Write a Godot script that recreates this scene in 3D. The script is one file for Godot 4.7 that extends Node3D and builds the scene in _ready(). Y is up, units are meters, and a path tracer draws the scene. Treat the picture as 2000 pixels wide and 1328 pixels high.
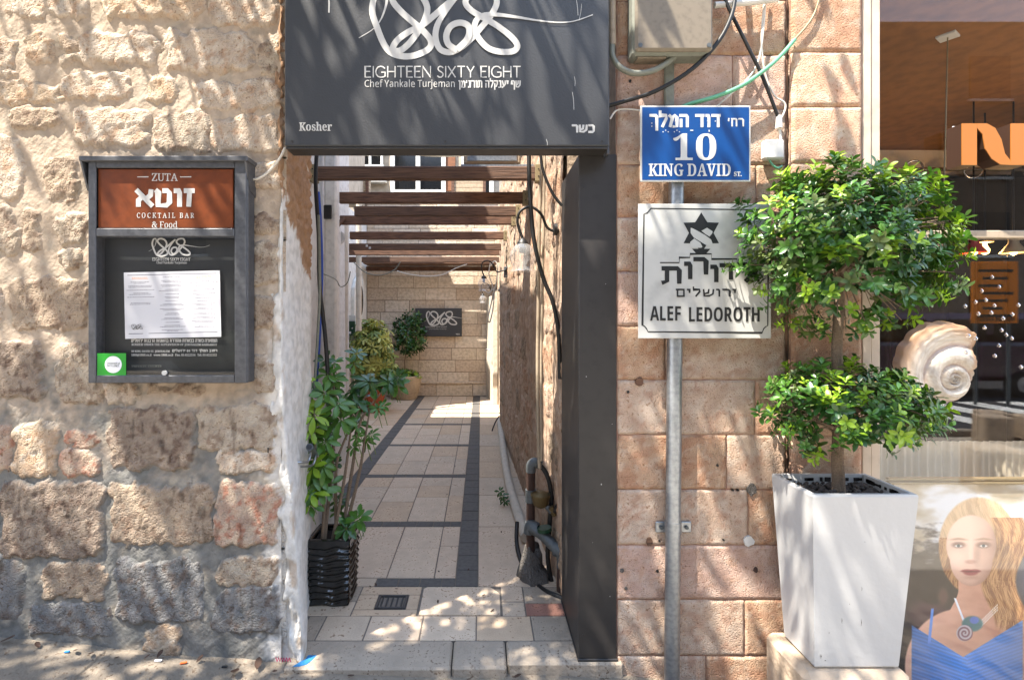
extends Node3D
# A narrow alley entrance between two old stone buildings; y is up, metres; facade plane z = 0, alley runs to -z.

const EYE := Vector3(0, 1.585, 2.38)
var rng := RandomNumberGenerator.new()
var used := {}
var M := {}
var T := {}
var na := FastNoiseLite.new()
var nb := FastNoiseLite.new()
var nc := FastNoiseLite.new()
var nd := FastNoiseLite.new()

# ------------------------------------------------------------------ mesh builder
class MB:
	var v := PackedVector3Array()
	var c := PackedColorArray()
	var uv := PackedVector2Array()
	var ix := PackedInt32Array()
	var col := Color(1, 1, 1)
	func p(a: Vector3, t := Vector2.ZERO) -> int:
		v.append(a)
		c.append(col)
		uv.append(t)
		return v.size() - 1
	func tri(a: int, b: int, d: int) -> void:
		ix.append(a)
		ix.append(b)
		ix.append(d)
	func quad(a: Vector3, b: Vector3, d: Vector3, e: Vector3) -> void:   # clockwise seen from the front
		var i := p(a, Vector2(0, 1))
		p(b, Vector2(0, 0))
		p(d, Vector2(1, 0))
		p(e, Vector2(1, 1))
		tri(i, i + 1, i + 2)
		tri(i, i + 2, i + 3)
	func box(o: Vector3, s: Vector3, bev := 0.0, bs := Basis()) -> void:
		var h := s * 0.5
		bev = minf(bev, minf(h.x, minf(h.y, h.z)) * 0.8)
		for ax in 3:
			for sg in [-1.0, 1.0]:
				var n := Vector3.ZERO
				n[ax] = sg
				var a1 := (ax + 1) % 3
				var a2 := (ax + 2) % 3
				var q := []
				for k in [[-1, -1], [-1, 1], [1, 1], [1, -1]]:
					var w := Vector3.ZERO
					w[ax] = sg * h[ax]
					w[a1] = k[0] * (h[a1] - bev)
					w[a2] = k[1] * (h[a2] - bev)
					q.append(o + bs * w)
				if sg < 0:
					q.reverse()
				quad(q[0], q[1], q[2], q[3])
		if bev <= 0.0:
			return
		for ax in 3:
			var a1 := (ax + 1) % 3
			var a2 := (ax + 2) % 3
			for s1 in [-1.0, 1.0]:
				for s2 in [-1.0, 1.0]:
					var q := []
					for e in [[-1, 0], [1, 0], [1, 1], [-1, 1]]:
						var w := Vector3.ZERO
						w[ax] = e[0] * (h[ax] - bev)
						w[a1] = s1 * (h[a1] - (bev if e[1] == 1 else 0.0))
						w[a2] = s2 * (h[a2] - (0.0 if e[1] == 1 else bev))
						q.append(o + bs * w)
					if s1 * s2 > 0:
						q.reverse()
					quad(q[0], q[1], q[2], q[3])
		for sx in [-1.0, 1.0]:
			for sy in [-1.0, 1.0]:
				for sz in [-1.0, 1.0]:
					var i := p(o + bs * Vector3(sx * h.x, sy * (h.y - bev), sz * (h.z - bev)))
					p(o + bs * Vector3(sx * (h.x - bev), sy * h.y, sz * (h.z - bev)))
					p(o + bs * Vector3(sx * (h.x - bev), sy * (h.y - bev), sz * h.z))
					if sx * sy * sz > 0:
						tri(i, i + 2, i + 1)
					else:
						tri(i, i + 1, i + 2)
	func tube(pts: Array, r, sides := 8, caps := true) -> void:
		var first := v.size()
		var n := pts.size()
		var side := Vector3.ZERO
		for i in n:
			var d: Vector3 = (pts[mini(i + 1, n - 1)] - pts[maxi(i - 1, 0)]).normalized()
			if i == 0:
				side = d.cross(Vector3(0.31, 0.9, 0.2)).normalized()
				if side.length() < 0.5:
					side = d.cross(Vector3.RIGHT).normalized()
			side = (side - d * side.dot(d)).normalized()
			var up := d.cross(side)
			var rr: float = r[i] if r is Array else r
			for k in sides:
				var a := TAU * k / sides
				p(pts[i] + (side * cos(a) + up * sin(a)) * rr, Vector2(float(k) / sides, float(i)))
		for i in n - 1:
			for k in sides:
				var a := first + i * sides + k
				var b := first + i * sides + (k + 1) % sides
				tri(a, b, b + sides)
				tri(a, b + sides, a + sides)
		if caps:
			for e in [0, n - 1]:
				var m := p(pts[e])
				var ring := []
				for k in sides:
					ring.append(p(v[first + e * sides + k]))
				for k in sides:
					if e == 0:
						tri(m, ring[(k + 1) % sides], ring[k])
					else:
						tri(m, ring[k], ring[(k + 1) % sides])
	func lathe(o: Vector3, prof: Array, segs := 20, bs := Basis()) -> void:   # prof: [radius, height] from the bottom up, outside
		var first := v.size()
		for q in prof:
			for k in segs:
				var a := TAU * k / segs
				p(o + bs * Vector3(cos(a) * q[0], q[1], sin(a) * q[0]), Vector2(float(k) / segs, q[1]))
		for i in prof.size() - 1:
			for k in segs:
				var a := first + i * segs + k
				var b := first + i * segs + (k + 1) % segs
				tri(a, a + segs, b + segs)
				tri(a, b + segs, b)
	func prism(poly: PackedVector2Array, z0: float, z1: float, tf := Transform3D()) -> void:
		if Geometry2D.is_polygon_clockwise(poly):
			poly.reverse()
		var t := Geometry2D.triangulate_polygon(poly)
		var f := v.size()
		for q in poly:
			p(tf * Vector3(q.x, q.y, z1), q)
		for i in range(0, t.size(), 3):
			var a := poly[t[i]]
			var b := poly[t[i + 1]]
			var d := poly[t[i + 2]]
			if (b - a).cross(d - a) > 0:
				tri(f + t[i], f + t[i + 2], f + t[i + 1])
			else:
				tri(f + t[i], f + t[i + 1], f + t[i + 2])
		for i in poly.size():
			var a := poly[i]
			var b := poly[(i + 1) % poly.size()]
			quad(tf * Vector3(a.x, a.y, z1), tf * Vector3(b.x, b.y, z1), tf * Vector3(b.x, b.y, z0), tf * Vector3(a.x, a.y, z0))
	func ribbon(pts: Array, w, z0: float, z1: float) -> void:   # a painted stroke that follows pts (Vector2), mitred
		var n := pts.size()
		var first := v.size()
		for i in n:
			var a: Vector2 = pts[maxi(i - 1, 0)]
			var b: Vector2 = pts[mini(i + 1, n - 1)]
			var hw: float = (w[i] if w is Array else w) * 0.5
			var t := (b - a).normalized()
			var m := Vector2(-t.y, t.x)
			if i > 0 and i < n - 1:
				var d1: Vector2 = (pts[i] - a).normalized()
				hw /= clampf(absf(m.dot(Vector2(-d1.y, d1.x))), 0.55, 1.0)
			var o: Vector2 = pts[i]
			if i == 0:
				o -= t * hw * 0.6
			elif i == n - 1:
				o += t * hw * 0.6
			var z := lerpf(z0, z1, float(i) / maxf(n - 1, 1))
			p(Vector3(o.x + m.x * hw, o.y + m.y * hw, z))
			p(Vector3(o.x - m.x * hw, o.y - m.y * hw, z))
		for i in n - 1:
			var k := first + i * 2
			tri(k, k + 2, k + 3)
			tri(k, k + 3, k + 1)
	func mesh() -> ArrayMesh:
		var nn := PackedVector3Array()
		nn.resize(v.size())
		for i in range(0, ix.size(), 3):
			var a := v[ix[i]]
			var f := (v[ix[i + 2]] - a).cross(v[ix[i + 1]] - a)
			nn[ix[i]] += f
			nn[ix[i + 1]] += f
			nn[ix[i + 2]] += f
		for i in nn.size():
			nn[i] = nn[i].normalized()
		var ar := []
		ar.resize(Mesh.ARRAY_MAX)
		ar[Mesh.ARRAY_VERTEX] = v
		ar[Mesh.ARRAY_NORMAL] = nn
		ar[Mesh.ARRAY_COLOR] = c
		ar[Mesh.ARRAY_TEX_UV] = uv
		ar[Mesh.ARRAY_INDEX] = ix
		var m := ArrayMesh.new()
		m.add_surface_from_arrays(Mesh.PRIMITIVE_TRIANGLES, ar)
		return m

# ------------------------------------------------------------------ scene helpers
func P(px: float, py: float, z: float) -> Vector3:      # a place measured in the photograph, at depth z
	var k := (EYE.z - z) / 1000.0
	return Vector3((px - 939.0) * k, EYE.y - (py - 624.0) * k, z)

func PF(px: float, py: float) -> Vector3:               # a place on the alley floor
	var d := 1585.0 / (py - 624.0)
	return Vector3((px - 939.0) * d / 1000.0, 0, EYE.z - d)

func numbered(n: String) -> String:
	var k: int = used.get(n, 0)
	used[n] = k + 1
	return n if k == 0 else "%s_%03d" % [n, k]

func add(parent: Node, called: String, m, material: Material, at := Vector3.ZERO) -> MeshInstance3D:
	var o := MeshInstance3D.new()
	o.mesh = m.mesh() if m is MB else m
	o.material_override = material
	o.position = at
	o.name = numbered(called) if parent == self else called
	parent.add_child(o, true)
	return o

func tag(o: Node, label: String, category: String, group := "") -> Node:
	o.set_meta("label", label)
	o.set_meta("category", category)
	if group:
		o.set_meta("group", group)
	return o

func thing(called: String, label: String, category: String, at := Vector3.ZERO, group := "") -> Node3D:
	var o := Node3D.new()
	o.name = numbered(called)
	o.position = at
	add_child(o, true)
	tag(o, label, category, group)
	return o

func one(called: String, m, material: Material, label: String, category: String, group := "") -> MeshInstance3D:
	var o := add(self, called, m, material)
	tag(o, label, category, group)
	return o

func bx(o: Vector3, s: Vector3, bev := 0.004, bs := Basis()) -> MB:
	var b := MB.new()
	b.box(o, s, bev, bs)
	return b

func bar(lo: Vector3, hi: Vector3, bev := 0.004) -> MB:
	return bx((lo + hi) * 0.5, (hi - lo).abs(), bev)

func tb(pts: Array, r, sides := 10) -> MB:
	var b := MB.new()
	b.tube(pts, r, sides)
	return b

func smooth(pts: Array, k := 6) -> Array:
	var out := []
	for i in pts.size() - 1:
		var a = pts[maxi(i - 1, 0)]
		var b = pts[i]
		var c = pts[i + 1]
		var d = pts[mini(i + 2, pts.size() - 1)]
		for j in k:
			out.append(b.cubic_interpolate(c, a, d, float(j) / k))
	out.append(pts[-1])
	return out

func lin(c: Color) -> Color:
	return c.srgb_to_linear()

# a noise picture; stops: [[t, sRGB colour], ...]
func ntex(kind: int, freq: float, octaves: int, sd: int, stops: Array, size := 512) -> ImageTexture:
	var n := FastNoiseLite.new()
	n.noise_type = kind
	n.frequency = freq
	n.fractal_octaves = octaves
	n.fractal_type = FastNoiseLite.FRACTAL_FBM if octaves > 1 else FastNoiseLite.FRACTAL_NONE
	n.seed = sd
	var im := n.get_seamless_image(size, size)
	im.convert(Image.FORMAT_L8)
	var src := im.get_data()
	var lut := PackedByteArray()
	for i in 256:
		var t := i / 255.0
		var c: Color = stops[-1][1]
		for k in stops.size() - 1:
			if t <= stops[k + 1][0]:
				c = stops[k][1].lerp(stops[k + 1][1], clampf((t - stops[k][0]) / maxf(stops[k + 1][0] - stops[k][0], 0.001), 0, 1))
				break
		lut.append(int(clampf(c.r, 0, 1) * 255))
		lut.append(int(clampf(c.g, 0, 1) * 255))
		lut.append(int(clampf(c.b, 0, 1) * 255))
	var out := PackedByteArray()
	out.resize(size * size * 3)
	for i in size * size:
		var k := src[i] * 3
		out[i * 3] = lut[k]
		out[i * 3 + 1] = lut[k + 1]
		out[i * 3 + 2] = lut[k + 2]
	return ImageTexture.create_from_image(Image.create_from_data(size, size, false, Image.FORMAT_RGB8, out))

# specks and pits that gather in patches
func patchy(fine: float, coarse: float, sd: int, light: Color, dark: Color, cut: float, size := 512) -> ImageTexture:
	var pics := []
	for k in 3:
		var n := FastNoiseLite.new()
		n.noise_type = FastNoiseLite.TYPE_SIMPLEX_SMOOTH
		n.frequency = [fine, coarse, fine * 3.1][k]
		n.fractal_octaves = 4
		n.seed = sd + k
		var im := n.get_seamless_image(size, size)
		im.convert(Image.FORMAT_L8)
		pics.append(im.get_data())
	var out := PackedByteArray()
	out.resize(size * size * 3)
	for i in size * size:
		var f: float = pics[0][i] / 255.0
		var c: float = pics[1][i] / 255.0
		var g: float = pics[2][i] / 255.0
		var t := smoothstep(cut + 0.05, cut - 0.05, f - 0.28 * (c - 0.5) + 0.1 * (g - 0.5))
		var w := 0.90 + 0.10 * c - 0.10 * (g - 0.4)
		out[i * 3] = int(clampf(lerpf(light.r * w, dark.r, t), 0, 1) * 255)
		out[i * 3 + 1] = int(clampf(lerpf(light.g * w, dark.g, t), 0, 1) * 255)
		out[i * 3 + 2] = int(clampf(lerpf(light.b * w, dark.b, t), 0, 1) * 255)
	return ImageTexture.create_from_image(Image.create_from_data(size, size, false, Image.FORMAT_RGB8, out))

const THIN := {
	"E": [0.5, [[0.5, 1, 0, 1, 0, 0, 0.5, 0], [0, 0.53, 0.42, 0.53]]], "I": [0.02, [[0.01, 1, 0.01, 0]]],
	"G": [0.86, [[0.80, 0.82, 0.62, 0.98, 0.42, 1.01, 0.2, 0.94, 0.04, 0.72, 0, 0.5, 0.04, 0.27, 0.2, 0.06, 0.44, -0.01, 0.68, 0.02, 0.84, 0.1, 0.84, 0.46, 0.52, 0.46]]],
	"H": [0.66, [[0, 1, 0, 0], [0.66, 1, 0.66, 0], [0, 0.52, 0.66, 0.52]]], "T": [0.62, [[0, 1, 0.62, 1], [0.31, 1, 0.31, 0]]],
	"N": [0.7, [[0, 0, 0, 1, 0.7, 0, 0.7, 1]]], "S": [0.5, [[0.48, 0.88, 0.38, 0.98, 0.22, 1.01, 0.07, 0.92, 0.03, 0.76, 0.12, 0.61, 0.36, 0.47, 0.49, 0.33, 0.47, 0.13, 0.32, 0, 0.14, 0, 0, 0.12]]],
	"X": [0.64, [[0, 1, 0.64, 0], [0.64, 1, 0, 0]]], "Y": [0.62, [[0, 1, 0.31, 0.48, 0.62, 1], [0.31, 0.48, 0.31, 0]]],
}

func thin_caps(parent: Node, said: String, material: Material, left: float, right: float, base: float, h: float, z: float, weight := 0.11) -> void:
	var total := 0.0
	for ch in said:
		total += (THIN[ch][0] if THIN.has(ch) else 0.2) + 0.22
	var sx := (right - left) / (total - 0.22)
	var b := MB.new()
	var x := left
	var layer := 0
	for ch in said:
		if THIN.has(ch):
			for st in THIN[ch][1]:
				var pts := []
				for i in range(0, st.size(), 2):
					pts.append(Vector2(x + st[i] * sx, base + st[i + 1] * h))
				layer += 1
				b.ribbon(pts, weight * h, z + 0.0004 * (layer % 3), z + 0.0004 * (layer % 3) + 0.0001)
		x += ((THIN[ch][0] if THIN.has(ch) else 0.2) + 0.22) * sx
	add(parent, "lettering", b, material)

func gr(x: float) -> Color:
	return Color(x, x, x)

func mat(key: String, color: Color, rough := 0.8, o := {}) -> StandardMaterial3D:
	var m := StandardMaterial3D.new()
	m.resource_name = key
	m.albedo_color = color
	m.roughness = rough
	m.metallic = o.get("metal", 0.0)
	m.metallic_specular = o.get("spec", 0.5)
	m.vertex_color_use_as_albedo = o.get("vc", false)
	if o.has("tex"):
		m.albedo_texture = o.tex
	if o.has("bump"):
		m.heightmap_enabled = true
		m.heightmap_texture = o.bump
		m.heightmap_scale = o.get("height", 0.5)
	if o.has("scale"):
		m.uv1_triplanar = true
		m.uv1_world_triplanar = o.get("world", true)
		m.uv1_scale = o.scale if o.scale is Vector3 else Vector3.ONE * o.scale
	if o.has("coat"):
		m.clearcoat_enabled = true
		m.clearcoat = o.coat
		m.clearcoat_roughness = 0.1
	if o.has("back"):
		m.backlight_enabled = true
		m.backlight = o.back
	if o.has("glow"):
		m.emission_enabled = true
		m.emission = color
		m.emission_energy_multiplier = o.glow
	if o.has("alpha"):
		m.transparency = BaseMaterial3D.TRANSPARENCY_ALPHA
		m.albedo_color.a = o.alpha
	M[key] = m
	return m

func lettering(parent: Node, said: String, material: Material, cx: float, cy: float, w: float, h: float, z: float, serif := false, bold := false, called := "lettering") -> void:
	var f := SystemFont.new()
	f.font_names = PackedStringArray(["Droid Serif" if serif else "Droid Sans"])
	f.font_weight = 700 if bold else 400
	var t := TextMesh.new()
	t.font = f
	t.text = said
	t.font_size = 48
	t.pixel_size = 0.01
	t.depth = 0.04
	var bb := t.get_aabb()
	if bb.size.x <= 0.0:
		return
	var o := MeshInstance3D.new()
	o.mesh = t
	o.material_override = material
	o.name = called
	var sx := w / bb.size.x
	var sy := h / bb.size.y if h > 0.0 else sx
	o.scale = Vector3(sx, sy, 0.05)
	var mid := bb.get_center()
	o.position = Vector3(cx - mid.x * sx, cy - mid.y * sy, z - mid.z * 0.05)
	parent.add_child(o, true)

const HEB := {
	"א": [0.72, [[0, 1, 0.72, 0], [0.68, 1, 0.66, 0.7, 0.46, 0.46], [0.06, 0, 0.06, 0.34, 0.26, 0.6]]],
	"ב": [0.7, [[0.04, 1, 0.52, 1, 0.56, 0.9, 0.56, 0], [0, 0, 0.7, 0]]],
	"ג": [0.42, [[0.08, 1, 0.34, 1, 0.36, 0], [0.34, 0.34, 0.02, 0]]],
	"ד": [0.66, [[0, 1, 0.66, 1], [0.52, 1, 0.52, 0]]],
	"ה": [0.66, [[0, 1, 0.58, 1, 0.62, 0.9, 0.62, 0], [0.08, 0.62, 0.08, 0]]],
	"ו": [0.26, [[0, 1, 0.2, 1, 0.22, 0.9, 0.22, 0]]],
	"ז": [0.4, [[0, 1, 0.4, 1], [0.22, 1, 0.18, 0]]],
	"ח": [0.66, [[0, 1, 0.58, 1, 0.62, 0.9, 0.62, 0], [0.08, 1, 0.08, 0]]],
	"ט": [0.68, [[0, 1, 0.08, 0.9, 0.08, 0, 0.5, 0, 0.64, 0.2, 0.64, 0.86, 0.52, 1, 0.36, 1]]],
	"י": [0.22, [[0, 1, 0.18, 1, 0.18, 0.55]]],
	"כ": [0.58, [[0, 1, 0.44, 1, 0.56, 0.86, 0.56, 0.14, 0.44, 0, 0, 0]]],
	"ך": [0.58, [[0, 1, 0.52, 1, 0.56, 0.9, 0.56, -0.32]]],
	"ל": [0.58, [[0.04, 1.38, 0.04, 1, 0.56, 1, 0.56, 0.72, 0.24, 0]]],
	"מ": [0.7, [[0.02, 1, 0.26, 0.72, 0.08, 0], [0.22, 0.8, 0.5, 1, 0.66, 0.84, 0.66, 0, 0.36, 0]]],
	"ם": [0.66, [[0, 1, 0.62, 1, 0.62, 0, 0.1, 0, 0.1, 0.94]]],
	"נ": [0.42, [[0.1, 1, 0.36, 1, 0.38, 0.9, 0.38, 0, 0, 0]]],
	"ן": [0.26, [[0, 1, 0.2, 1, 0.22, 0.9, 0.22, -0.32]]],
	"ס": [0.66, [[0, 1, 0.6, 1, 0.62, 0.4, 0.44, 0, 0.26, 0, 0.1, 0.4, 0.1, 0.94]]],
	"ע": [0.66, [[0.06, 1, 0.3, 0.2], [0.62, 1, 0.6, 0.5, 0.34, 0.16, 0, 0]]],
	"פ": [0.64, [[0.28, 0.52, 0.08, 0.52, 0.08, 1, 0.5, 1, 0.6, 0.86, 0.6, 0, 0, 0]]],
	"ף": [0.64, [[0.28, 0.52, 0.08, 0.52, 0.08, 1, 0.5, 1, 0.6, 0.86, 0.6, -0.32]]],
	"ק": [0.64, [[0, 1, 0.6, 1, 0.58, 0.5, 0.36, 0.1], [0.1, 0.62, 0.1, -0.32]]],
	"ר": [0.58, [[0, 1, 0.46, 1, 0.56, 0.86, 0.56, 0]]],
	"ש": [0.86, [[0.04, 1, 0.1, 0.04, 0.5, 0.04, 0.8, 0.34, 0.84, 1], [0.46, 1, 0.42, 0.52, 0.12, 0.36]]],
	"ת": [0.7, [[0, 1, 0.58, 1, 0.64, 0.86, 0.64, 0], [0.16, 1, 0.16, 0.1, 0, 0]]],
	"'": [0.2, [[0.1, 1.05, 0.06, 0.72]]], "0": [0.6, [[0.3, 1, 0.08, 0.8, 0.08, 0.2, 0.3, 0, 0.52, 0.2, 0.52, 0.8, 0.3, 1]]], "1": [0.3, [[0.04, 0.8, 0.2, 1, 0.2, 0]]],
	".": [0.16, [[0.04, 0, 0.12, 0]]],
}

# Hebrew is written with brush strokes; it runs from right to left, ends at x = right, has letters of height h
func hebrew(parent: Node, said: String, material: Material, left: float, right: float, base: float, h: float, z: float, weight := 0.2, called := "lettering") -> void:
	var total := 0.0
	for ch in said:
		total += (HEB[ch][0] if HEB.has(ch) else 0.22) + 0.24
	total -= 0.24
	var sx := (right - left) / total
	var b := MB.new()
	var x := right
	var layer := 0
	for ch in said:
		var wd: float = HEB[ch][0] if HEB.has(ch) else 0.22
		x -= wd * sx
		if HEB.has(ch):
			for st in HEB[ch][1]:
				var pts := []
				for i in range(0, st.size(), 2):
					pts.append(Vector2(x + st[i] * sx, base + (weight * 0.5 + st[i + 1] * (1.0 - weight)) * h))
				layer += 1
				b.ribbon(pts, weight * h, z + 0.0004 * (layer % 3), z + 0.0004 * (layer % 3) + 0.0001)
		x -= 0.24 * sx
	add(parent, called, b, material)

const LOGO := [140, 510, 250, 440, 312, 350, 346, 220, 322, 155, 262, 190, 236, 310, 270, 430, 330, 570, 400, 632, 520, 645, 640, 600, 668, 540, 620, 470, 540, 400, 440, 310, 385, 232, 420, 172, 500, 158, 590, 200, 640, 290, 618, 390, 570, 470, 500, 560, 432, 608, 388, 590, 420, 530, 500, 470, 600, 420, 700, 340, 790, 262, 878, 192]
const LOGO_SIX := [872, 198, 790, 300, 722, 400, 700, 500, 730, 590, 800, 618, 880, 588, 960, 520, 1040, 430, 1112, 340, 1150, 250, 1122, 175, 1050, 158, 960, 186, 920, 250, 960, 310, 1060, 370, 1160, 430, 1260, 510, 1300, 570, 1270, 610, 1180, 615, 1090, 590, 1020, 520, 985, 440, 1010, 372, 1080, 342, 1180, 346, 1300, 362, 1450, 386, 1600, 400, 1720, 390, 1850, 345]
const LOGO_BOWL := [850, 600, 795, 560, 780, 495, 812, 430, 876, 404, 936, 424, 948, 480, 925, 535, 870, 590]

func logo(parent: Node, material: Material, o: Vector2, k: float, z: float, fat := 1.0) -> void:   # o: where the swirl's (0, 0) lies; k metres per unit
	var b := MB.new()
	var zz := z
	for l in [LOGO, LOGO_SIX, LOGO_BOWL]:
		var pts := []
		for i in range(0, l.size(), 2):
			pts.append(Vector2(o.x + l[i] * k, o.y - l[i + 1] * k))
		pts = smooth(pts, 5)
		var w := []
		for i in pts.size():
			var t := float(i) / (pts.size() - 1)
			var f := 46.0
			if l == LOGO:
				f = lerpf(6, 46, smoothstep(0.02, 0.2, t))
			elif l == LOGO_SIX:
				f = lerpf(44, 7, smoothstep(0.74, 0.96, t)) * lerpf(0.6, 1.0, smoothstep(0.0, 0.08, t))
			w.append(f * k * fat)
		b.ribbon(pts, w, zz, zz + 0.0016)
		zz += 0.002
	add(parent, "logo", b, material)

func fill(parent: Node, called: String, poly: Array, material: Material, z: float, thick := 0.0006) -> MeshInstance3D:
	var b := MB.new()
	b.prism(PackedVector2Array(poly), z - thick, z)
	return add(parent, called, b, material)

# ------------------------------------------------------------------ stone: a rough face that bulges out of the mortar; the plane is local xy, out is +z
func stone(parent: Node, x0: float, y0: float, x1: float, y1: float, tones: Array, o := {}) -> MeshInstance3D:
	var st: float = o.get("step", 0.011)
	var warp: float = o.get("warp", 0.014)
	var rad: float = minf(o.get("radius", 0.03), minf(x1 - x0, y1 - y0) * 0.45)
	var bulge: float = o.get("bulge", 0.012)
	var rough: float = o.get("rough", 1.0)
	var sink: float = o.get("sink", 0.016)
	var soft: float = o.get("soft", 0.02)
	var sd: float = o.get("seed", rng.randf() * 50.0)
	var tilt: Vector2 = Vector2(rng.randf_range(-1, 1), rng.randf_range(-1, 1)) * o.get("tilt", 0.02)
	var mg: float = o.get("margin", 0.018)
	var nx := maxi(3, int(ceil((x1 - x0 + 2 * mg) / st)))
	var ny := maxi(3, int(ceil((y1 - y0 + 2 * mg) / st)))
	var cx := (x0 + x1) * 0.5
	var cy := (y0 + y1) * 0.5
	var b := MB.new()
	for j in ny + 1:
		for i in nx + 1:
			var x := x0 - mg + (x1 - x0 + 2 * mg) * i / nx
			var y := y0 - mg + (y1 - y0 + 2 * mg) * j / ny
			var wx := x + na.get_noise_3d(x * 9, y * 9, sd) * warp * 2.0
			var wy := y + na.get_noise_3d(x * 9, y * 9, sd + 40.0) * warp * 2.0
			var q := Vector2(absf(wx - cx) - (x1 - x0) * 0.5 + rad, absf(wy - cy) - (y1 - y0) * 0.5 + rad)
			var d := rad - (Vector2(maxf(q.x, 0), maxf(q.y, 0)).length() + minf(maxf(q.x, q.y), 0))
			d += o.get("ragged", 0.0) * (nb.get_noise_3d(x * 22, y * 22, sd + 60.0) + 0.8 * na.get_noise_3d(x * 5, y * 5, sd + 90.0))
			var e := smoothstep(-0.012, soft, d)
			var f1 := na.get_noise_3d(x * 13, y * 13, sd + 9.0)
			var f2 := nb.get_noise_3d(x * 30, y * 30, sd + 17.0)
			var f3 := nb.get_noise_3d(x * 75, y * 75, sd + 3.0)
			var h: float = -sink + e * (sink + bulge + (x - cx) * tilt.x + (y - cy) * tilt.y + rough * (f1 * 0.006 + (absf(f2) - 0.25) * -0.006 + f3 * 0.0025 + nd.get_noise_3d(x * 11 + f2 * 0.25, y * 11 + f1 * 0.4, sd * 3.0) * o.get("facet", 0.004)))
			var t1 := smoothstep(-0.28, 0.32, nc.get_noise_3d(x * 10, y * 10, sd + 70.0) + f3 * 0.12)
			var t2 := smoothstep(0.08, 0.42, nc.get_noise_3d(x * 16, y * 16, sd + 130.0) + f2 * 0.25)
			var c: Color = tones[0].lerp(tones[1], t1)
			c = c.lerp(tones[2], t2 * 0.8)
			if o.has("smear"):
				var st3 := smoothstep(0.24, 0.46, nc.get_noise_3d(x * 26, y * 7, sd + 200.0) + 0.1 * f3) * smoothstep(0.5, 0.9, e)
				c = c.lerp(tones[2].darkened(0.45), st3 * o.get("stain", 0.0))
				c = o.smear.call(x, y).lerp(c, smoothstep(0.45, 0.98, e + 0.35 * f2))
			b.col = lin(c)
			b.p(Vector3(x, y, h), Vector2(x, y))
	for j in ny:
		for i in nx:
			var a := j * (nx + 1) + i
			b.tri(a, a + nx + 1, a + nx + 2)
			b.tri(a, a + nx + 2, a + 1)
	return add(parent, o.get("name", "stone"), b, o.get("mat", M.stone))

# a flat bed of mortar or plaster, in local xy, with its own unevenness
func bed(parent: Node, called: String, x0: float, y0: float, x1: float, y1: float, st: float, z: float, amp: float, color: Callable, material: Material) -> MeshInstance3D:
	var nx := int(ceil((x1 - x0) / st))
	var ny := int(ceil((y1 - y0) / st))
	var b := MB.new()
	for j in ny + 1:
		for i in nx + 1:
			var x := x0 + (x1 - x0) * i / nx
			var y := y0 + (y1 - y0) * j / ny
			b.col = lin(color.call(x, y))
			b.p(Vector3(x, y, z + amp * (na.get_noise_3d(x * 8, y * 8, 5.0) + 0.6 * nb.get_noise_3d(x * 34, y * 34, 2.0))), Vector2(x, y))
	for j in ny:
		for i in nx:
			var a := j * (nx + 1) + i
			b.tri(a, a + nx + 1, a + nx + 2)
			b.tri(a, a + nx + 2, a + 1)
	return add(parent, called, b, material)

func _ready() -> void:
	rng.seed = 1868
	# ---------------- camera
	var cam := Camera3D.new()
	cam.name = "camera"
	cam.projection = Camera3D.PROJECTION_FRUSTUM
	cam.near = 0.05
	cam.far = 300.0
	cam.size = 1.328 * cam.near
	cam.frustum_offset = Vector2(0.061, -0.04) * cam.near
	cam.position = EYE
	add_child(cam)
	cam.current = true
	# ---------------- sky, exposure
	var env := Environment.new()
	env.background_mode = Environment.BG_SKY
	var sm := ProceduralSkyMaterial.new()
	sm.sky_top_color = Color(0.65, 0.745, 0.89)
	sm.sky_horizon_color = Color(0.95, 0.95, 0.945)
	sm.sky_curve = 0.2
	sm.ground_horizon_color = Color(0.7, 0.68, 0.64)
	sm.ground_bottom_color = Color(0.45, 0.43, 0.4)
	sm.sky_energy_multiplier = 1.0
	var sky := Sky.new()
	sky.sky_material = sm
	env.sky = sky
	env.tonemap_mode = Environment.TONE_MAPPER_LINEAR
	env.tonemap_exposure = 4.5
	env.sdfgi_enabled = true
	env.ssao_enabled = true
	env.ssil_enabled = true
	var we := WorldEnvironment.new()
	we.name = "world_environment"
	we.environment = env
	add_child(we)
	# ---------------- sun: high, from the street's end, raking along the facade
	var sun := DirectionalLight3D.new()
	sun.name = "sun"
	sun.light_energy = 1.4
	sun.light_color = Color(1.0, 0.965, 0.91)
	sun.light_angular_distance = 0.5
	sun.shadow_enabled = true
	add_child(sun)
	sun.look_at_from_position(Vector3.ZERO, Vector3(0.43, -1.0, -0.29), Vector3.FORWARD)
	for n in [na, nb, nc]:
		n.frequency = 1.0
		n.fractal_type = FastNoiseLite.FRACTAL_FBM
	na.noise_type = FastNoiseLite.TYPE_SIMPLEX_SMOOTH
	na.fractal_octaves = 3
	nb.noise_type = FastNoiseLite.TYPE_SIMPLEX
	nb.fractal_octaves = 2
	nb.seed = 7
	nd.frequency = 1.0
	nd.noise_type = FastNoiseLite.TYPE_CELLULAR
	nd.cellular_return_type = FastNoiseLite.RETURN_CELL_VALUE
	nd.fractal_type = FastNoiseLite.FRACTAL_FBM
	nd.fractal_octaves = 2
	nc.noise_type = FastNoiseLite.TYPE_SIMPLEX_SMOOTH
	nc.fractal_octaves = 4
	nc.seed = 21
	materials()
	ground()
	left_building()
	right_building()
	alley()
	shop()
	street_behind()
	entrance_sign()
	menu_case()
	wall_signs()
	facade_cables()
	beams()
	alley_fittings()
	gas_pipes()
	planters()
	street_tree()
	small_things()

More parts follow.
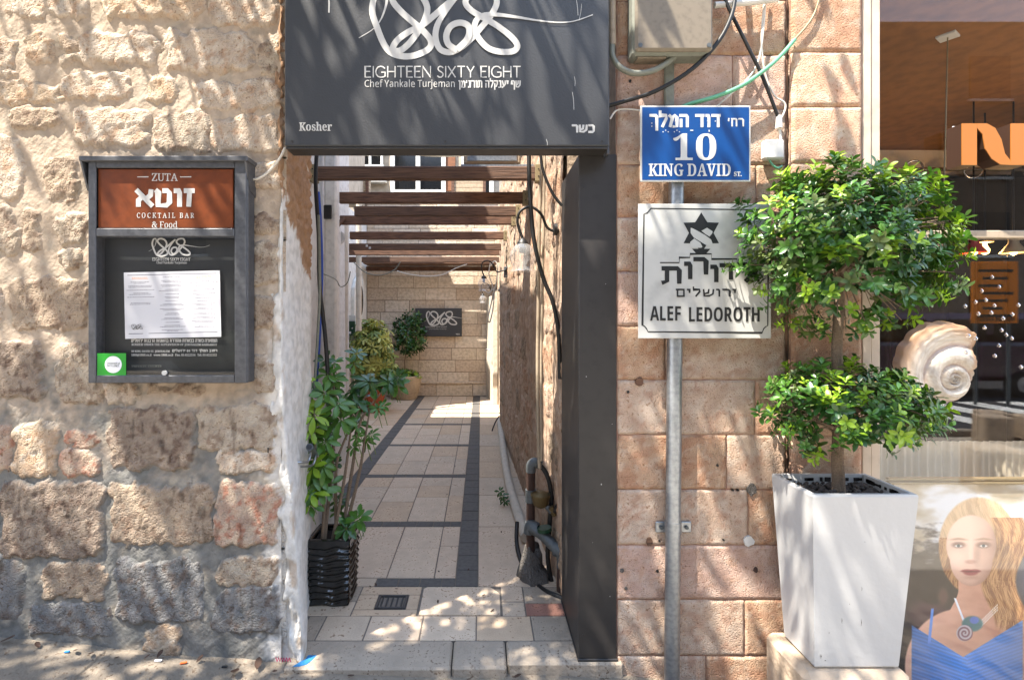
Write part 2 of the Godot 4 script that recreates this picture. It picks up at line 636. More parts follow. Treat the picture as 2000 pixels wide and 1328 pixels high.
func materials() -> void:
	var SM := FastNoiseLite.TYPE_SIMPLEX_SMOOTH
	var CE := FastNoiseLite.TYPE_CELLULAR
	var VA := FastNoiseLite.TYPE_VALUE_CUBIC
	T.mottle = ntex(SM, 0.014, 5, 3, [[0, gr(0.84)], [0.45, gr(0.94)], [0.7, gr(1.0)], [1, gr(0.95)]])
	T.grain = ntex(VA, 0.12, 3, 4, [[0, gr(0.2)], [1, gr(1.0)]])
	T.rough = ntex(SM, 0.03, 5, 5, [[0, gr(0.0)], [1, gr(1.0)]])
	T.pits = patchy(0.06, 0.008, 31, Color(1, 0.995, 0.985), Color(0.66, 0.60, 0.55), 0.215)
	T.stone = patchy(0.045, 0.01, 51, Color(1, 1, 1), Color(0.76, 0.71, 0.66), 0.19)
	T.chisel = patchy(0.09, 0.02, 71, Color(1, 1, 1), Color(0.45, 0.45, 0.45), 0.38)
	T.wood = ntex(SM, 0.012, 5, 8, [[0, Color(0.55, 0.5, 0.48)], [0.5, Color(0.85, 0.82, 0.8)], [1, gr(1.0)]])
	T.dirt = ntex(SM, 0.02, 5, 9, [[0, gr(0.84)], [0.3, gr(0.94)], [0.5, gr(0.985)], [1, gr(1.0)]])
	T.specks = ntex(VA, 0.2, 2, 12, [[0, gr(0.55)], [0.5, gr(0.9)], [1, gr(1.0)]])
	mat("stone", gr(1), 0.92, {"vc": true, "tex": T.stone, "bump": T.chisel, "height": 0.55, "scale": 1.6, "spec": 0.3})
	mat("mortar", gr(1), 0.95, {"vc": true, "tex": T.mottle, "bump": T.grain, "height": 0.35, "scale": 1.7, "spec": 0.2})
	mat("ashlar", gr(1), 0.92, {"vc": true, "tex": T.stone, "bump": T.chisel, "height": 0.5, "scale": 2.1, "spec": 0.3})
	mat("limewash", Color(0.80, 0.79, 0.77), 0.9, {"tex": T.dirt, "bump": T.rough, "height": 0.5, "scale": 0.9})
	mat("plaster", Color(0.74, 0.70, 0.64), 0.92, {"tex": T.dirt, "bump": T.rough, "height": 0.5, "scale": 0.8})
	mat("pale_stone", Color(0.72, 0.64, 0.55), 0.9, {"tex": T.mottle, "bump": T.rough, "height": 0.6, "scale": 1.1})
	mat("building", Color(0.70, 0.65, 0.58), 0.9, {"tex": T.mottle, "scale": 0.5})
	mat("block_a", Color(0.79, 0.72, 0.63), 0.9, {"tex": T.mottle, "bump": T.rough, "height": 0.6, "scale": 1.6})
	mat("block_b", Color(0.76, 0.68, 0.59), 0.9, {"tex": T.mottle, "bump": T.rough, "height": 0.6, "scale": 1.9})
	mat("block_c", Color(0.81, 0.745, 0.665), 0.9, {"tex": T.mottle, "bump": T.rough, "height": 0.6, "scale": 1.3})
	mat("joint", Color(0.50, 0.44, 0.38), 0.95, {"tex": T.mottle, "scale": 2.0})
	for k in 4:
		mat("tile%d" % k, [Color(0.79, 0.71, 0.625), Color(0.755, 0.685, 0.605), Color(0.80, 0.725, 0.64), Color(0.765, 0.675, 0.575)][k], 0.72, {"tex": T.pits, "bump": T.pits, "height": 0.12, "scale": [1.3, 0.9, 1.6, 1.1][k]})
	mat("tile_grey", Color(0.63, 0.58, 0.52), 0.8, {"tex": T.pits, "scale": 1.6, "bump": T.rough, "height": 0.4})
	mat("tile_red", Color(0.58, 0.42, 0.37), 0.8, {"tex": T.pits, "scale": 2.2})
	mat("strip", Color(0.34, 0.33, 0.32), 0.75, {"tex": T.mottle, "scale": 3.0})
	mat("grout", Color(0.42, 0.39, 0.36), 0.95, {"tex": T.dirt, "scale": 2.0})
	mat("pavement", Color(0.50, 0.46, 0.41), 0.9, {"tex": T.pits, "bump": T.rough, "height": 0.7, "scale": 1.2})
	mat("street_slab", Color(0.60, 0.56, 0.51), 0.9, {"tex": T.dirt, "bump": T.rough, "height": 0.4, "scale": 0.9})
	mat("plaza", Color(0.70, 0.66, 0.60), 0.9, {"tex": T.dirt, "scale": 0.7})
	mat("asphalt", Color(0.24, 0.24, 0.25), 0.9, {"tex": T.specks, "scale": 1.5})
	mat("road_paint", Color(0.88, 0.88, 0.86), 0.8)
	mat("black_sheet", Color(0.225, 0.23, 0.24), 0.36, {"bump": T.grain, "height": 0.05, "scale": 3.0, "spec": 0.5})
	mat("black_steel", Color(0.175, 0.165, 0.16), 0.5, {"tex": T.dirt, "scale": 1.3})
	mat("letter_white", Color(0.73, 0.725, 0.71), 0.6)
	mat("letter_black", Color(0.08, 0.085, 0.09), 0.5)
	mat("letter_orange", Color(0.80, 0.42, 0.12), 0.6)
	mat("sign_blue", Color(0.0, 0.235, 0.47), 0.35, {"coat": 0.4})
	mat("sign_white", Color(0.70, 0.70, 0.685), 0.42, {"tex": T.dirt, "scale": 0.6})
	mat("galvanised", Color(0.62, 0.64, 0.66), 0.38, {"metal": 0.85, "tex": T.mottle, "scale": 5.0})
	mat("case_grey", Color(0.34, 0.345, 0.36), 0.45, {"metal": 0.35, "tex": T.mottle, "scale": 4.0})
	mat("case_back", Color(0.055, 0.075, 0.085), 0.5)
	mat("brown_panel", Color(0.42, 0.20, 0.07), 0.35, {"tex": T.mottle, "scale": 2.0})
	mat("pane", gr(0.05), 0.0, {"alpha": 0.004})
	mat("shop_pane", gr(0.05), 0.0, {"alpha": 0.004, "spec": 0.5})
	mat("lamp_glass", gr(0.9), 0.02, {"alpha": 0.16, "spec": 0.7})
	mat("iron", Color(0.07, 0.07, 0.075), 0.5)
	mat("rubber", Color(0.06, 0.06, 0.065), 0.55)
	mat("cable_white", Color(0.80, 0.78, 0.74), 0.6)
	mat("conduit_beige", Color(0.62, 0.56, 0.48), 0.6, {"tex": T.dirt, "scale": 3.0})
	mat("conduit_grey", Color(0.46, 0.47, 0.43), 0.6, {"tex": T.dirt, "scale": 4.0})
	mat("hose_green", Color(0.36, 0.62, 0.48), 0.5)
	mat("pipe_blue", Color(0.02, 0.26, 0.62), 0.4)
	mat("pipe_white", Color(0.80, 0.79, 0.77), 0.5, {"tex": T.dirt, "scale": 1.5})
	mat("pipe_rust", Color(0.24, 0.16, 0.13), 0.8, {"tex": T.mottle, "scale": 9.0})
	mat("pipe_grey", Color(0.36, 0.38, 0.39), 0.55, {"metal": 0.4, "tex": T.mottle, "scale": 9.0})
	mat("brass", Color(0.42, 0.36, 0.24), 0.5, {"metal": 0.6, "tex": T.mottle, "scale": 9.0})
	mat("box_plastic", Color(0.47, 0.43, 0.37), 0.5, {"tex": T.dirt, "scale": 2.5})
	mat("wood_dark", Color(0.40, 0.30, 0.235), 0.75, {"tex": T.wood, "bump": T.wood, "height": 0.3, "scale": Vector3(0.6, 9, 9)})
	mat("wood_mid", Color(0.43, 0.31, 0.235), 0.75, {"tex": T.wood, "bump": T.wood, "height": 0.3, "scale": Vector3(0.9, 7, 7)})
	mat("wood_light", Color(0.58, 0.38, 0.24), 0.7, {"tex": T.wood, "bump": T.wood, "height": 0.3, "scale": Vector3(0.8, 9, 9)})
	mat("bracket", Color(0.52, 0.47, 0.36), 0.55, {"metal": 0.4})
	mat("white_paint", Color(0.82, 0.81, 0.78), 0.55, {"tex": T.dirt, "scale": 1.2})
	mat("planter_white", Color(0.72, 0.72, 0.715), 0.42, {"bump": T.rough, "height": 0.10, "scale": 1.2})
	mat("glaze_black", Color(0.03, 0.045, 0.052), 0.11, {"coat": 0.8})
	mat("terracotta", Color(0.66, 0.33, 0.20), 0.8, {"tex": T.mottle, "scale": 4.0})
	mat("clay_pale", Color(0.68, 0.60, 0.50), 0.85, {"tex": T.mottle, "scale": 2.0})
	mat("soil", Color(0.16, 0.12, 0.09), 0.95, {"tex": T.specks, "scale": 9.0, "bump": T.rough, "height": 2.0})
	mat("gravel", Color(0.30, 0.27, 0.25), 0.9)
	mat("bark", Color(0.56, 0.48, 0.40), 0.9, {"tex": T.mottle, "bump": T.rough, "height": 1.0, "scale": 12.0})
	mat("leaf", Color(0.26, 0.41, 0.135), 0.36, {"back": Color(0.16, 0.26, 0.05)})
	mat("leaf_dark", Color(0.165, 0.305, 0.115), 0.33, {"back": Color(0.08, 0.16, 0.03)})
	mat("leaf_young", Color(0.48, 0.60, 0.14), 0.42, {"back": Color(0.32, 0.42, 0.06)})
	mat("leaf_dull", Color(0.27, 0.33, 0.12), 0.55, {"back": Color(0.18, 0.22, 0.05)})
	mat("leaf_cream", Color(0.66, 0.66, 0.34), 0.5, {"back": Color(0.4, 0.42, 0.15)})
	mat("leaf_pale", Color(0.38, 0.45, 0.20), 0.45, {"back": Color(0.25, 0.32, 0.08)})
	mat("leaf_street", Color(0.13, 0.21, 0.07), 0.5)
	mat("mailbox_green", Color(0.03, 0.22, 0.14), 0.4)
	mat("sticker_green", Color(0.08, 0.55, 0.12), 0.45)
	mat("paper", Color(0.88, 0.88, 0.90), 0.75)
	mat("ceiling_orange", Color(0.52, 0.34, 0.16), 0.85, {"tex": T.mottle, "scale": 1.0})
	mat("gold_letter", Color(0.62, 0.38, 0.14), 0.45)
	mat("letter_side", Color(0.20, 0.11, 0.05), 0.6)
	mat("frame_beige", Color(0.78, 0.71, 0.63), 0.5, {"tex": T.dirt, "scale": 0.7})
	mat("dark_cloth", Color(0.035, 0.03, 0.03), 0.9)
	mat("sheer", Color(0.70, 0.66, 0.58), 0.9)
	mat("chrome", gr(0.8), 0.2, {"metal": 0.9})
	mat("shell", gr(1), 0.5, {"vc": true})
	mat("crystal", gr(1), 0.0, {"alpha": 0.05, "spec": 0.8})
	M.crystal.refraction_enabled = true
	M.crystal.refraction_scale = 0.05
	mat("bulb", Color(1.0, 0.78, 0.45), 0.5, {"glow": 2.2})
	mat("shade_red", Color(0.55, 0.10, 0.07), 0.35)
	mat("shop_wall", Color(0.22, 0.19, 0.17), 0.9)
	mat("van_purple", Color(0.17, 0.03, 0.16), 0.25, {"coat": 0.6})
	mat("van_glass", Color(0.02, 0.02, 0.025), 0.1)
	mat("tyre", Color(0.05, 0.05, 0.05), 0.85)
	mat("sign_orange", Color(0.86, 0.48, 0.03), 0.5)
	mat("hedge", Color(0.10, 0.17, 0.06), 0.8)
	mat("house_dark", Color(0.50, 0.45, 0.40), 0.9, {"tex": T.mottle, "scale": 0.4})
	mat("window_dark", Color(0.06, 0.07, 0.08), 0.12)
	mat("lump", Color(0.42, 0.40, 0.38), 0.95, {"tex": T.mottle, "scale": 6.0, "bump": T.rough, "height": 2.0})
	mat("paint_blue", Color(0.12, 0.42, 0.62), 0.8)
	mat("paint_pink", Color(0.70, 0.16, 0.34), 0.8)
	mat("dry_leaf", Color(0.24, 0.16, 0.11), 0.8)
	mat("litter_orange", Color(0.78, 0.36, 0.14), 0.8)

# ------------------------------------------------------------------ ground
func slope(x: float) -> float:       # the street falls to the east
	return (-0.02 - 0.03 * (x + 0.9) - 0.12 * maxf(0.0, x - 0.7)) if x > -0.9 else -0.02 - 0.095 * (x + 0.9)

func ground() -> void:
	var b := MB.new()
	var xs := [-40.0, -12.0, -6.0]
	for i in 60:
		xs.append(-4.0 + i * 0.15)
	xs.append_array([6.0, 9.0, 14.0, 40.0])
	var zs := [-0.08]
	for i in 24:
		zs.append(-0.05 + i * 0.06)
	zs.append_array([1.4])
	for z in zs:
		for x in xs:
			var y := clampf(slope(x), -0.345, 0.6)
			if absf(x) < 4.5 and z < 1.4:
				y += 0.008 * na.get_noise_2d(x * 5, z * 5) + 0.006 * nb.get_noise_2d(x * 20, z * 20)
			b.p(Vector3(x, y, z), Vector2(x, z))
	for j in zs.size() - 1:
		for i in xs.size() - 1:
			var a: int = j * xs.size() + i
			b.tri(a, a + 1, a + xs.size() + 1)
			b.tri(a, a + xs.size() + 1, a + xs.size())
	var pv := add(self, "pavement", b, M.pavement)
	pv.set_meta("kind", "structure")
	# slabs of the pavement that can be told apart at the foot of the wall
	for q in [[-2.3, 0.03, -1.72, 0.42], [-1.7, 0.03, -1.1, 0.42], [-1.08, 0.07, -0.45, 0.42], [-0.43, 0.1, 0.25, 0.42], [0.27, 0.1, 0.9, 0.42], [-2.6, 0.44, -1.9, 0.9], [-1.88, 0.44, -1.2, 0.9], [-1.18, 0.44, -0.5, 0.9], [-0.48, 0.44, 0.2, 0.9], [0.22, 0.44, 0.9, 0.9]]:
		var mx: float = (q[0] + q[2]) * 0.5
		var ang := atan2(slope(q[2]) - slope(q[0]), q[2] - q[0])
		var s := MB.new()
		s.box(Vector3.ZERO, Vector3((q[2] - q[0]), 0.05, q[3] - q[1]), 0.007)
		var o := add(pv, "slab", s, M.pavement, Vector3(mx, slope(mx) - 0.017 + rng.randf_range(-0.003, 0.003), (q[1] + q[3]) * 0.5))
		o.rotation.z = ang
	var pz := MB.new()
	for z in [1.4, 3.0, 5.9]:
		for x in xs:
			pz.p(Vector3(x, clampf(slope(x), -0.345, 0.6), z), Vector2(x, z))
	for j in 2:
		for i in xs.size() - 1:
			var a: int = j * xs.size() + i
			pz.tri(a, a + 1, a + xs.size() + 1)
			pz.tri(a, a + xs.size() + 1, a + xs.size())
	add(self, "plaza_pavement", pz, M.plaza).set_meta("kind", "structure")
	var road := MB.new()
	road.quad(Vector3(-60, -0.36, 6.0), Vector3(60, -0.36, 6.0), Vector3(60, -0.36, 14.5), Vector3(-60, -0.36, 14.5))
	add(self, "road", road, M.asphalt).set_meta("kind", "structure")
	var kb := bx(Vector3(0, -0.34, 5.95), Vector3(80, 0.2, 0.16), 0.015)
	add(self, "kerb", kb, M.street_slab).set_meta("kind", "structure")
	var fp := bx(Vector3(0, -0.36, 17.5), Vector3(120, 0.24, 6), 0.02)
	add(self, "far_pavement", fp, M.street_slab).set_meta("kind", "structure")
	var rp := Node3D.new()
	rp.name = "road_markings"
	rp.set_meta("kind", "structure")
	add_child(rp)
	for i in 7:
		add(rp, "marking", bx(Vector3(7.4 + i * 1.0, -0.356, 8.2), Vector3(0.5, 0.008, 2.6), 0.0), M.road_paint)
	var base := MB.new()
	base.quad(Vector3(-250, -0.6, -250), Vector3(250, -0.6, -250), Vector3(250, -0.6, 250), Vector3(-250, -0.6, 250))
	add(self, "ground", base, M.asphalt).set_meta("kind", "structure")

# ------------------------------------------------------------------ the rubble building beside the alley
const CREAM := [Color(0.735, 0.665, 0.59), Color(0.78, 0.725, 0.66), Color(0.69, 0.575, 0.48)]
const SAND := [Color(0.74, 0.665, 0.575), Color(0.725, 0.615, 0.51), Color(0.78, 0.73, 0.665)]
const BROWN := [Color(0.62, 0.55, 0.48), Color(0.67, 0.60, 0.52), Color(0.50, 0.42, 0.36)]
const UMBER := [Color(0.53, 0.47, 0.42), Color(0.60, 0.54, 0.48), Color(0.41, 0.34, 0.30)]
const SLATE := [Color(0.46, 0.46, 0.46), Color(0.52, 0.51, 0.50), Color(0.42, 0.37, 0.34)]
const PINK := [Color(0.68, 0.58, 0.51), Color(0.74, 0.66, 0.58), Color(0.66, 0.45, 0.37)]
const PALE := [Color(0.66, 0.60, 0.53), Color(0.72, 0.67, 0.60), Color(0.52, 0.44, 0.38)]

func left_building() -> void:
	var t := thing("rubble_building", "old building of rough cream rubble stone with smeared grey mortar and whitewashed corner", "building")
	var X := func(px): return (px - 939.0) / 420.0
	var Y := func(py): return 1.585 - (py - 624.0) / 420.0
	add(t, "wall_core", bar(Vector3(-6.0, -0.6, -0.5), Vector3(-0.965, 3.9, -0.035), 0.0), M.plaster)
	add(t, "upper_wall", bar(Vector3(-6.0, 3.9, -4.3), Vector3(-1.26, 5.7, -0.02), 0.0), M.building)
	var mortar := func(x, y):
		var k := smoothstep(0.72, 1.45, y + 0.5 * nc.get_noise_2d(x * 2.5, y * 2.5) + 0.15 * nb.get_noise_2d(x * 20, y * 20))
		var c: Color = Color(0.475, 0.47, 0.455).lerp(Color(0.70, 0.635, 0.565), k)
		c = c.lerp(Color(0.42, 0.42, 0.41), 0.7 * smoothstep(0.1, 0.4, nc.get_noise_2d(x * 6 + 9, y * 6)) * (1.0 - k))
		c = c.lerp(Color(0.66, 0.62, 0.56), 0.7 * smoothstep(0.15, 0.45, nc.get_noise_2d(x * 7, y * 7 + 30)))
		var w := smoothstep(-1.03, -0.95, x + 0.09 * nc.get_noise_2d(x * 7, y * 7) + 0.03 * nb.get_noise_2d(x * 25, y * 25)) * smoothstep(1.9, 1.4, y)
		return c.lerp(Color(0.83, 0.81, 0.78), w)
	bed(t, "mortar", -3.4, -0.2, -0.93, 3.8, 0.014, -0.004, 0.006, mortar, M.mortar)
	var rows := [
		[0, -60, 175, 38, CREAM], [198, -60, 400, 38, SAND], [403, -60, 551, 55, CREAM],
		[-40, 70, 33, 150, CREAM], [41, 60, 108, 125, SAND], [106, 64, 152, 104, BROWN], [108, 104, 176, 131, PALE], [153, 58, 313, 131, CREAM], [318, 55, 497, 141, CREAM], [500, 72, 551, 148, PALE],
		[-40, 154, 130, 203, SAND], [118, 140, 258, 196, CREAM], [280, 147, 345, 202, SAND], [374, 152, 551, 219, CREAM],
		[8, 208, 128, 252, BROWN], [143, 209, 292, 290, CREAM], [300, 216, 413, 301, PALE], [407, 224, 551, 302, CREAM],
		[-40, 262, 46, 388, CREAM], [84, 300, 150, 392, BROWN], [-40, 398, 38, 502, PALE], [38, 402, 80, 492, BROWN], [104, 412, 172, 476, PALE], [107, 480, 172, 527, PALE],
		[14, 540, 172, 650, BROWN], [-40, 545, 6, 640, CREAM], [-30, 662, 86, 782, UMBER], [107, 666, 200, 792, PALE], [196, 742, 272, 792, CREAM], [280, 744, 402, 772, BROWN],
		[484, 312, 549, 372, CREAM], [484, 416, 549, 462, BROWN], [488, 470, 548, 562, PALE], [488, 572, 542, 645, BROWN], [484, 690, 540, 772, PALE],
		[-40, 838, 18, 926, PINK], [30, 826, 109, 931, SAND], [128, 842, 188, 872, PINK], [124, 880, 188, 932, PINK], [213, 798, 374, 914, UMBER], [388, 794, 531, 878, PALE], [424, 880, 536, 921, CREAM],
		[4, 938, 196, 1087, UMBER], [218, 948, 411, 1062, BROWN], [428, 944, 548, 1064, PINK],
		[-40, 1090, 40, 1205, SLATE], [84, 1102, 205, 1166, BROWN], [60, 1180, 214, 1240, SLATE], [230, 1094, 392, 1212, SLATE], [428, 1086, 546, 1140, PALE], [420, 1150, 548, 1236, SLATE], [286, 1220, 346, 1282, SAND],
	]
	var x := 0.0
	for r in 9:                                     # further courses towards the corner of the street and above
		x = -440.0 + rng.randf_range(0, 60)
		while x < -60:
			var w := rng.randf_range(90, 190)
			rows.append([x, -60 + r * 150 + 8, minf(x + w, -48), 80 + r * 150, [CREAM, SAND, BROWN, PALE, UMBER, SLATE][mini(5, int(rng.randf() * 3.0 + r * 0.35))]])
			x += w + 14
	for r in 3:
		x = -440.0
		while x < 540:
			var w := rng.randf_range(100, 200)
			rows.append([x, -330 + r * 90, minf(x + w, 551), -250 + r * 90, [CREAM, SAND, PALE][int(rng.randf() * 3)]])
			x += w + 14
	for r in rows:
		if r[1] > 780:
			r = [r[0] - 8, r[1] - 6, mini(r[2] + 8, 549), r[3] + 6, r[4]]
		var far: bool = r[0] < -45 or r[1] < -80
		stone(t, X.call(r[0]), Y.call(r[3]), X.call(r[2]), Y.call(r[1]), r[4], {"bulge": rng.randf_range(0.005, 0.012) * (0.6 if r[1] > 1080 else 1.0), "rough": 0.72 if r[1] < 800 else 0.62, "radius": 0.05, "soft": 0.024, "ragged": 0.010, "warp": 0.017, "smear": mortar, "stain": 0.2 if r[1] < 600 else 0.45, "step": 0.022 if far else 0.009})
	# the whitewashed reveal of the passage; its lip runs out over the face of the wall
	var b := MB.new()
	var lip := 14
	var nz := 60
	var ny := 260
	for j in ny + 1:
		var y := -0.12 + 3.7 * j / ny
		var front := lerpf(-0.828, -0.925, smoothstep(0.0, 1.5, y)) + 0.006 * na.get_noise_1d(y * 4.0)
		for i in nz + 1:
			var u := maxf(0.0, float(i - lip) / (nz - lip))
			var s := maxf(0.0, float(lip - i) / lip)              # 1 at the outer end of the lip
			var top := smoothstep(2.18, 2.225, y + 0.42 * u + 0.10 * nc.get_noise_2d(u * 3, y * 4) + 0.04 * nb.get_noise_2d(u * 12, y * 12))
			var xx := front - s * 0.11
			var zz := 0.010
			if i >= lip:
				xx = lerpf(front, -0.957, smoothstep(0.0, 1.0, u)) + 0.010 * na.get_noise_2d(u * 2.5, y * 3) * smoothstep(0, 0.1, u) + 0.012 * top * nb.get_noise_2d(u * 10, y * 16)
				zz = 0.010 - 0.512 * u
			else:
				var ragged := smoothstep(0.0, 0.28, 0.62 - s + 0.55 * nc.get_noise_2d(s * 1.5, y * 5) - 0.35 * smoothstep(1.2, 2.0, y))
				zz = lerpf(-0.02, 0.007 + 0.003 * nb.get_noise_2d(s * 4, y * 30), ragged)
			if i == lip:
				xx -= 0.004
				zz -= 0.003
			var c := Color(0.83, 0.82, 0.80).lerp(Color(0.62, 0.50, 0.40), top)
			c = c.lerp(Color(0.68, 0.60, 0.52), 0.7 * smoothstep(0.2, 0.45, nc.get_noise_2d(u * 4 - s + 3, y * 6)) * smoothstep(0.12, 0.0, u))
			b.col = lin(c)
			b.p(Vector3(xx, y, zz), Vector2(u, y))
	for j in ny:
		for i in nz:
			var a := j * (nz + 1) + i
			b.tri(a, a + nz + 1, a + nz + 2)
			b.tri(a, a + nz + 2, a + 1)
	add(t, "whitewashed_reveal", b, M.mortar)

# ------------------------------------------------------------------ the dressed stone building with the shop
const PEACH := [Color(0.74, 0.64, 0.56), Color(0.78, 0.70, 0.63), Color(0.70, 0.57, 0.49)]
const ROSE := [Color(0.74, 0.62, 0.56), Color(0.77, 0.67, 0.61), Color(0.72, 0.59, 0.51)]
const RUST := [Color(0.73, 0.61, 0.51), Color(0.68, 0.53, 0.43), Color(0.76, 0.67, 0.59)]
const JAMB := [Color(0.79, 0.68, 0.58), Color(0.77, 0.61, 0.51), Color(0.82, 0.74, 0.66)]
const SOOT := [Color(0.54, 0.48, 0.42), Color(0.60, 0.52, 0.45), Color(0.42, 0.38, 0.35)]

func right_building() -> void:
	var t := thing("dressed_stone_building", "pink dressed stone building in even courses with a shop window opening", "building")
	var X := func(px): return (px - 939.0) / 420.0
	var Y := func(py): return 1.585 - (py - 624.0) / 420.0
	add(t, "wall_core", bar(Vector3(0.645, -0.6, -0.5), Vector3(1.745, 3.9, -0.02), 0.0), M.joint)
	add(t, "upper_wall", bar(Vector3(0.645, 3.45, -4.0), Vector3(9.0, 4.0, -0.022), 0.0), M.building)
	add(t, "pier", bar(Vector3(4.75, -0.6, -0.5), Vector3(9.0, 3.45, 0.0), 0.01), M.building)
	var mortar := func(x, y):
		var c := Color(0.58, 0.44, 0.38).lerp(Color(0.66, 0.54, 0.46), smoothstep(-0.3, 0.3, nc.get_noise_2d(x * 9, y * 9)))
		return c.lerp(Color(0.42, 0.37, 0.33), 0.7 * smoothstep(0.15, 0.4, nc.get_noise_2d(x * 5, y * 5)))
	bed(t, "mortar", 0.632, -0.6, 1.43, 3.6, 0.025, -0.005, 0.003, mortar, M.mortar)
	bed(t, "jamb_mortar", 1.425, -0.6, 1.76, 3.6, 0.025, 0.018, 0.002, mortar, M.mortar)
	var ys := [-320, -212, -105, 1, 107, 213, 322, 424, 530, 636, 742, 849, 956, 1065, 1171, 1281, 1390, 1500]
	var cuts := [[1300], [1470], [1340], [], [1432], [], [1477], [1390], [1477], [1300], [1476], [1420], [1462], [], [1455], [1380], []]
	for i in ys.size() - 1:
		var xs := [1206]
		xs.append_array(cuts[i])
		xs.append(1536)
		for k in xs.size() - 1:
			var tone: Array = [PEACH, ROSE, PEACH, RUST][rng.randi() % 4]
			if xs[k] > 1400 and ys[i] > 900:
				tone = RUST if i % 2 == 0 else SOOT
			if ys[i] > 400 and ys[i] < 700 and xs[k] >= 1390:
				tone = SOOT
			var g := 0.0032
			stone(t, X.call(xs[k]) + g, Y.call(ys[i + 1]) + g, X.call(xs[k + 1]) - g, Y.call(ys[i]) - g, tone, {"radius": 0.005, "warp": 0.003, "bulge": rng.randf_range(0.002, 0.0045), "rough": 0.32, "soft": 0.004, "sink": 0.02, "margin": 0.008, "tilt": 0.006, "facet": 0.0015, "mat": M.ashlar, "name": "block", "step": 0.011})
	for i in ys.size() - 1:
		var o := stone(t, 1.434, Y.call(ys[i + 1]) + 0.002, 1.752, Y.call(ys[i]) - 0.002, JAMB if i % 3 else RUST, {"radius": 0.006, "warp": 0.002, "bulge": 0.006, "rough": 0.22, "soft": 0.006, "sink": 0.02, "margin": 0.007, "tilt": 0.003, "facet": 0.001, "mat": M.ashlar, "name": "jamb_block", "step": 0.013})
		o.position.z = 0.025
	# plugs, holes and patches in the pink wall
	for q in [[1248, 745, 9, 8, "wood_mid"], [1268, 1056, 6, 9, "wood_dark"], [1467, 955, 9, 12, "lump"], [1461, 1055, 10, 10, "limewash"], [1226, 765, 2.5, 2.5, "iron"], [1440, 956, 2, 2, "iron"], [1430, 956, 2, 2, "iron"], [1214, 1113, 4, 4, "lump"], [1283, 1114, 2.5, 2.5, "iron"], [1222, 1147, 3, 3, "lump"], [1475, 1112, 4, 5, "pipe_rust"], [1412, 1053, 2, 2, "iron"], [1230, 160, 2.5, 2.5, "iron"], [1287, 1055, 2, 2, "iron"], [1400, 908, 2.5, 2.5, "iron"]]:
		var d := MB.new()
		var pl := PackedVector2Array()
		for i in 11:
			var rr := 1.0 + 0.35 * na.get_noise_1d(q[0] * 0.7 + i * 2.1)
			pl.append(Vector2(X.call(q[0]) + cos(TAU * i / 11) * q[2] * rr / 420.0, Y.call(q[1]) + sin(TAU * i / 11) * q[3] * rr / 420.0))
		d.prism(pl, -0.01, 0.011)
		add(t, "wall_plug", d, M[q[4]])
	# black steel post of the sign frame, standing in the passage
	var post := thing("steel_post", "black painted steel box post holding up the restaurant sign at the passage", "post")
	add(post, "shaft", bar(Vector3(0.455, 0.0, -0.5), Vector3(0.632, 2.352, 0.004), 0.004), M.black_steel)
	for q in [[0.56, 0.82, 0.004], [0.60, 0.30, 0.0025], [0.49, 1.32, 0.003], [0.58, 1.75, 0.002], [0.52, 0.55, 0.002], [0.61, 1.1, 0.002]]:
		add(post, "paint_fleck", bx(Vector3(q[0], q[1], 0.0045), Vector3(q[2], q[2] * 1.6, 0.0015), 0.0004), M.letter_white)
	for y in [0.12, 1.2, 2.2]:
		add(post, "rivet", tb([Vector3(0.475, y, 0.003), Vector3(0.475, y, 0.007)], 0.0055, 8), M.black_steel)
	add(post, "base_plate", bar(Vector3(0.45, 0.0, -0.5), Vector3(0.636, 0.012, 0.012), 0.002), M.black_steel)

# ------------------------------------------------------------------ the alley
func tile(parent: Node, x0: float, x1: float, z0: float, z1: float, m: Material, y := 0.0, called := "tile") -> void:
	var g := 0.0028
	var b := MB.new()
	g += rng.randf() * 0.0016
	b.box(Vector3.ZERO, Vector3(absf(x1 - x0) - g * 2, 0.04, absf(z1 - z0) - g * 2), 0.0024)
	var o := add(parent, called, b, m, Vector3((x0 + x1) * 0.5, -0.02 + y, (z0 + z1) * 0.5))
	o.rotation = Vector3(rng.randf_range(-0.003, 0.003), rng.randf_range(-0.004, 0.004), rng.randf_range(-0.003, 0.003))

func column(parent: Node, x0: float, x1: float, za: float, zb: float, lo: float, hi: float) -> void:   # tiles of free length from za towards -z
	var z := za
	while z > zb + 0.001:
		var l := rng.randf_range(lo, hi)
		if z - l - zb < lo * 0.8:
			l = z - zb
		tile(parent, x0, x1, z - l, z, M["tile%d" % (rng.randi() % 4)], rng.randf_range(-0.0012, 0.0012))
		z -= l

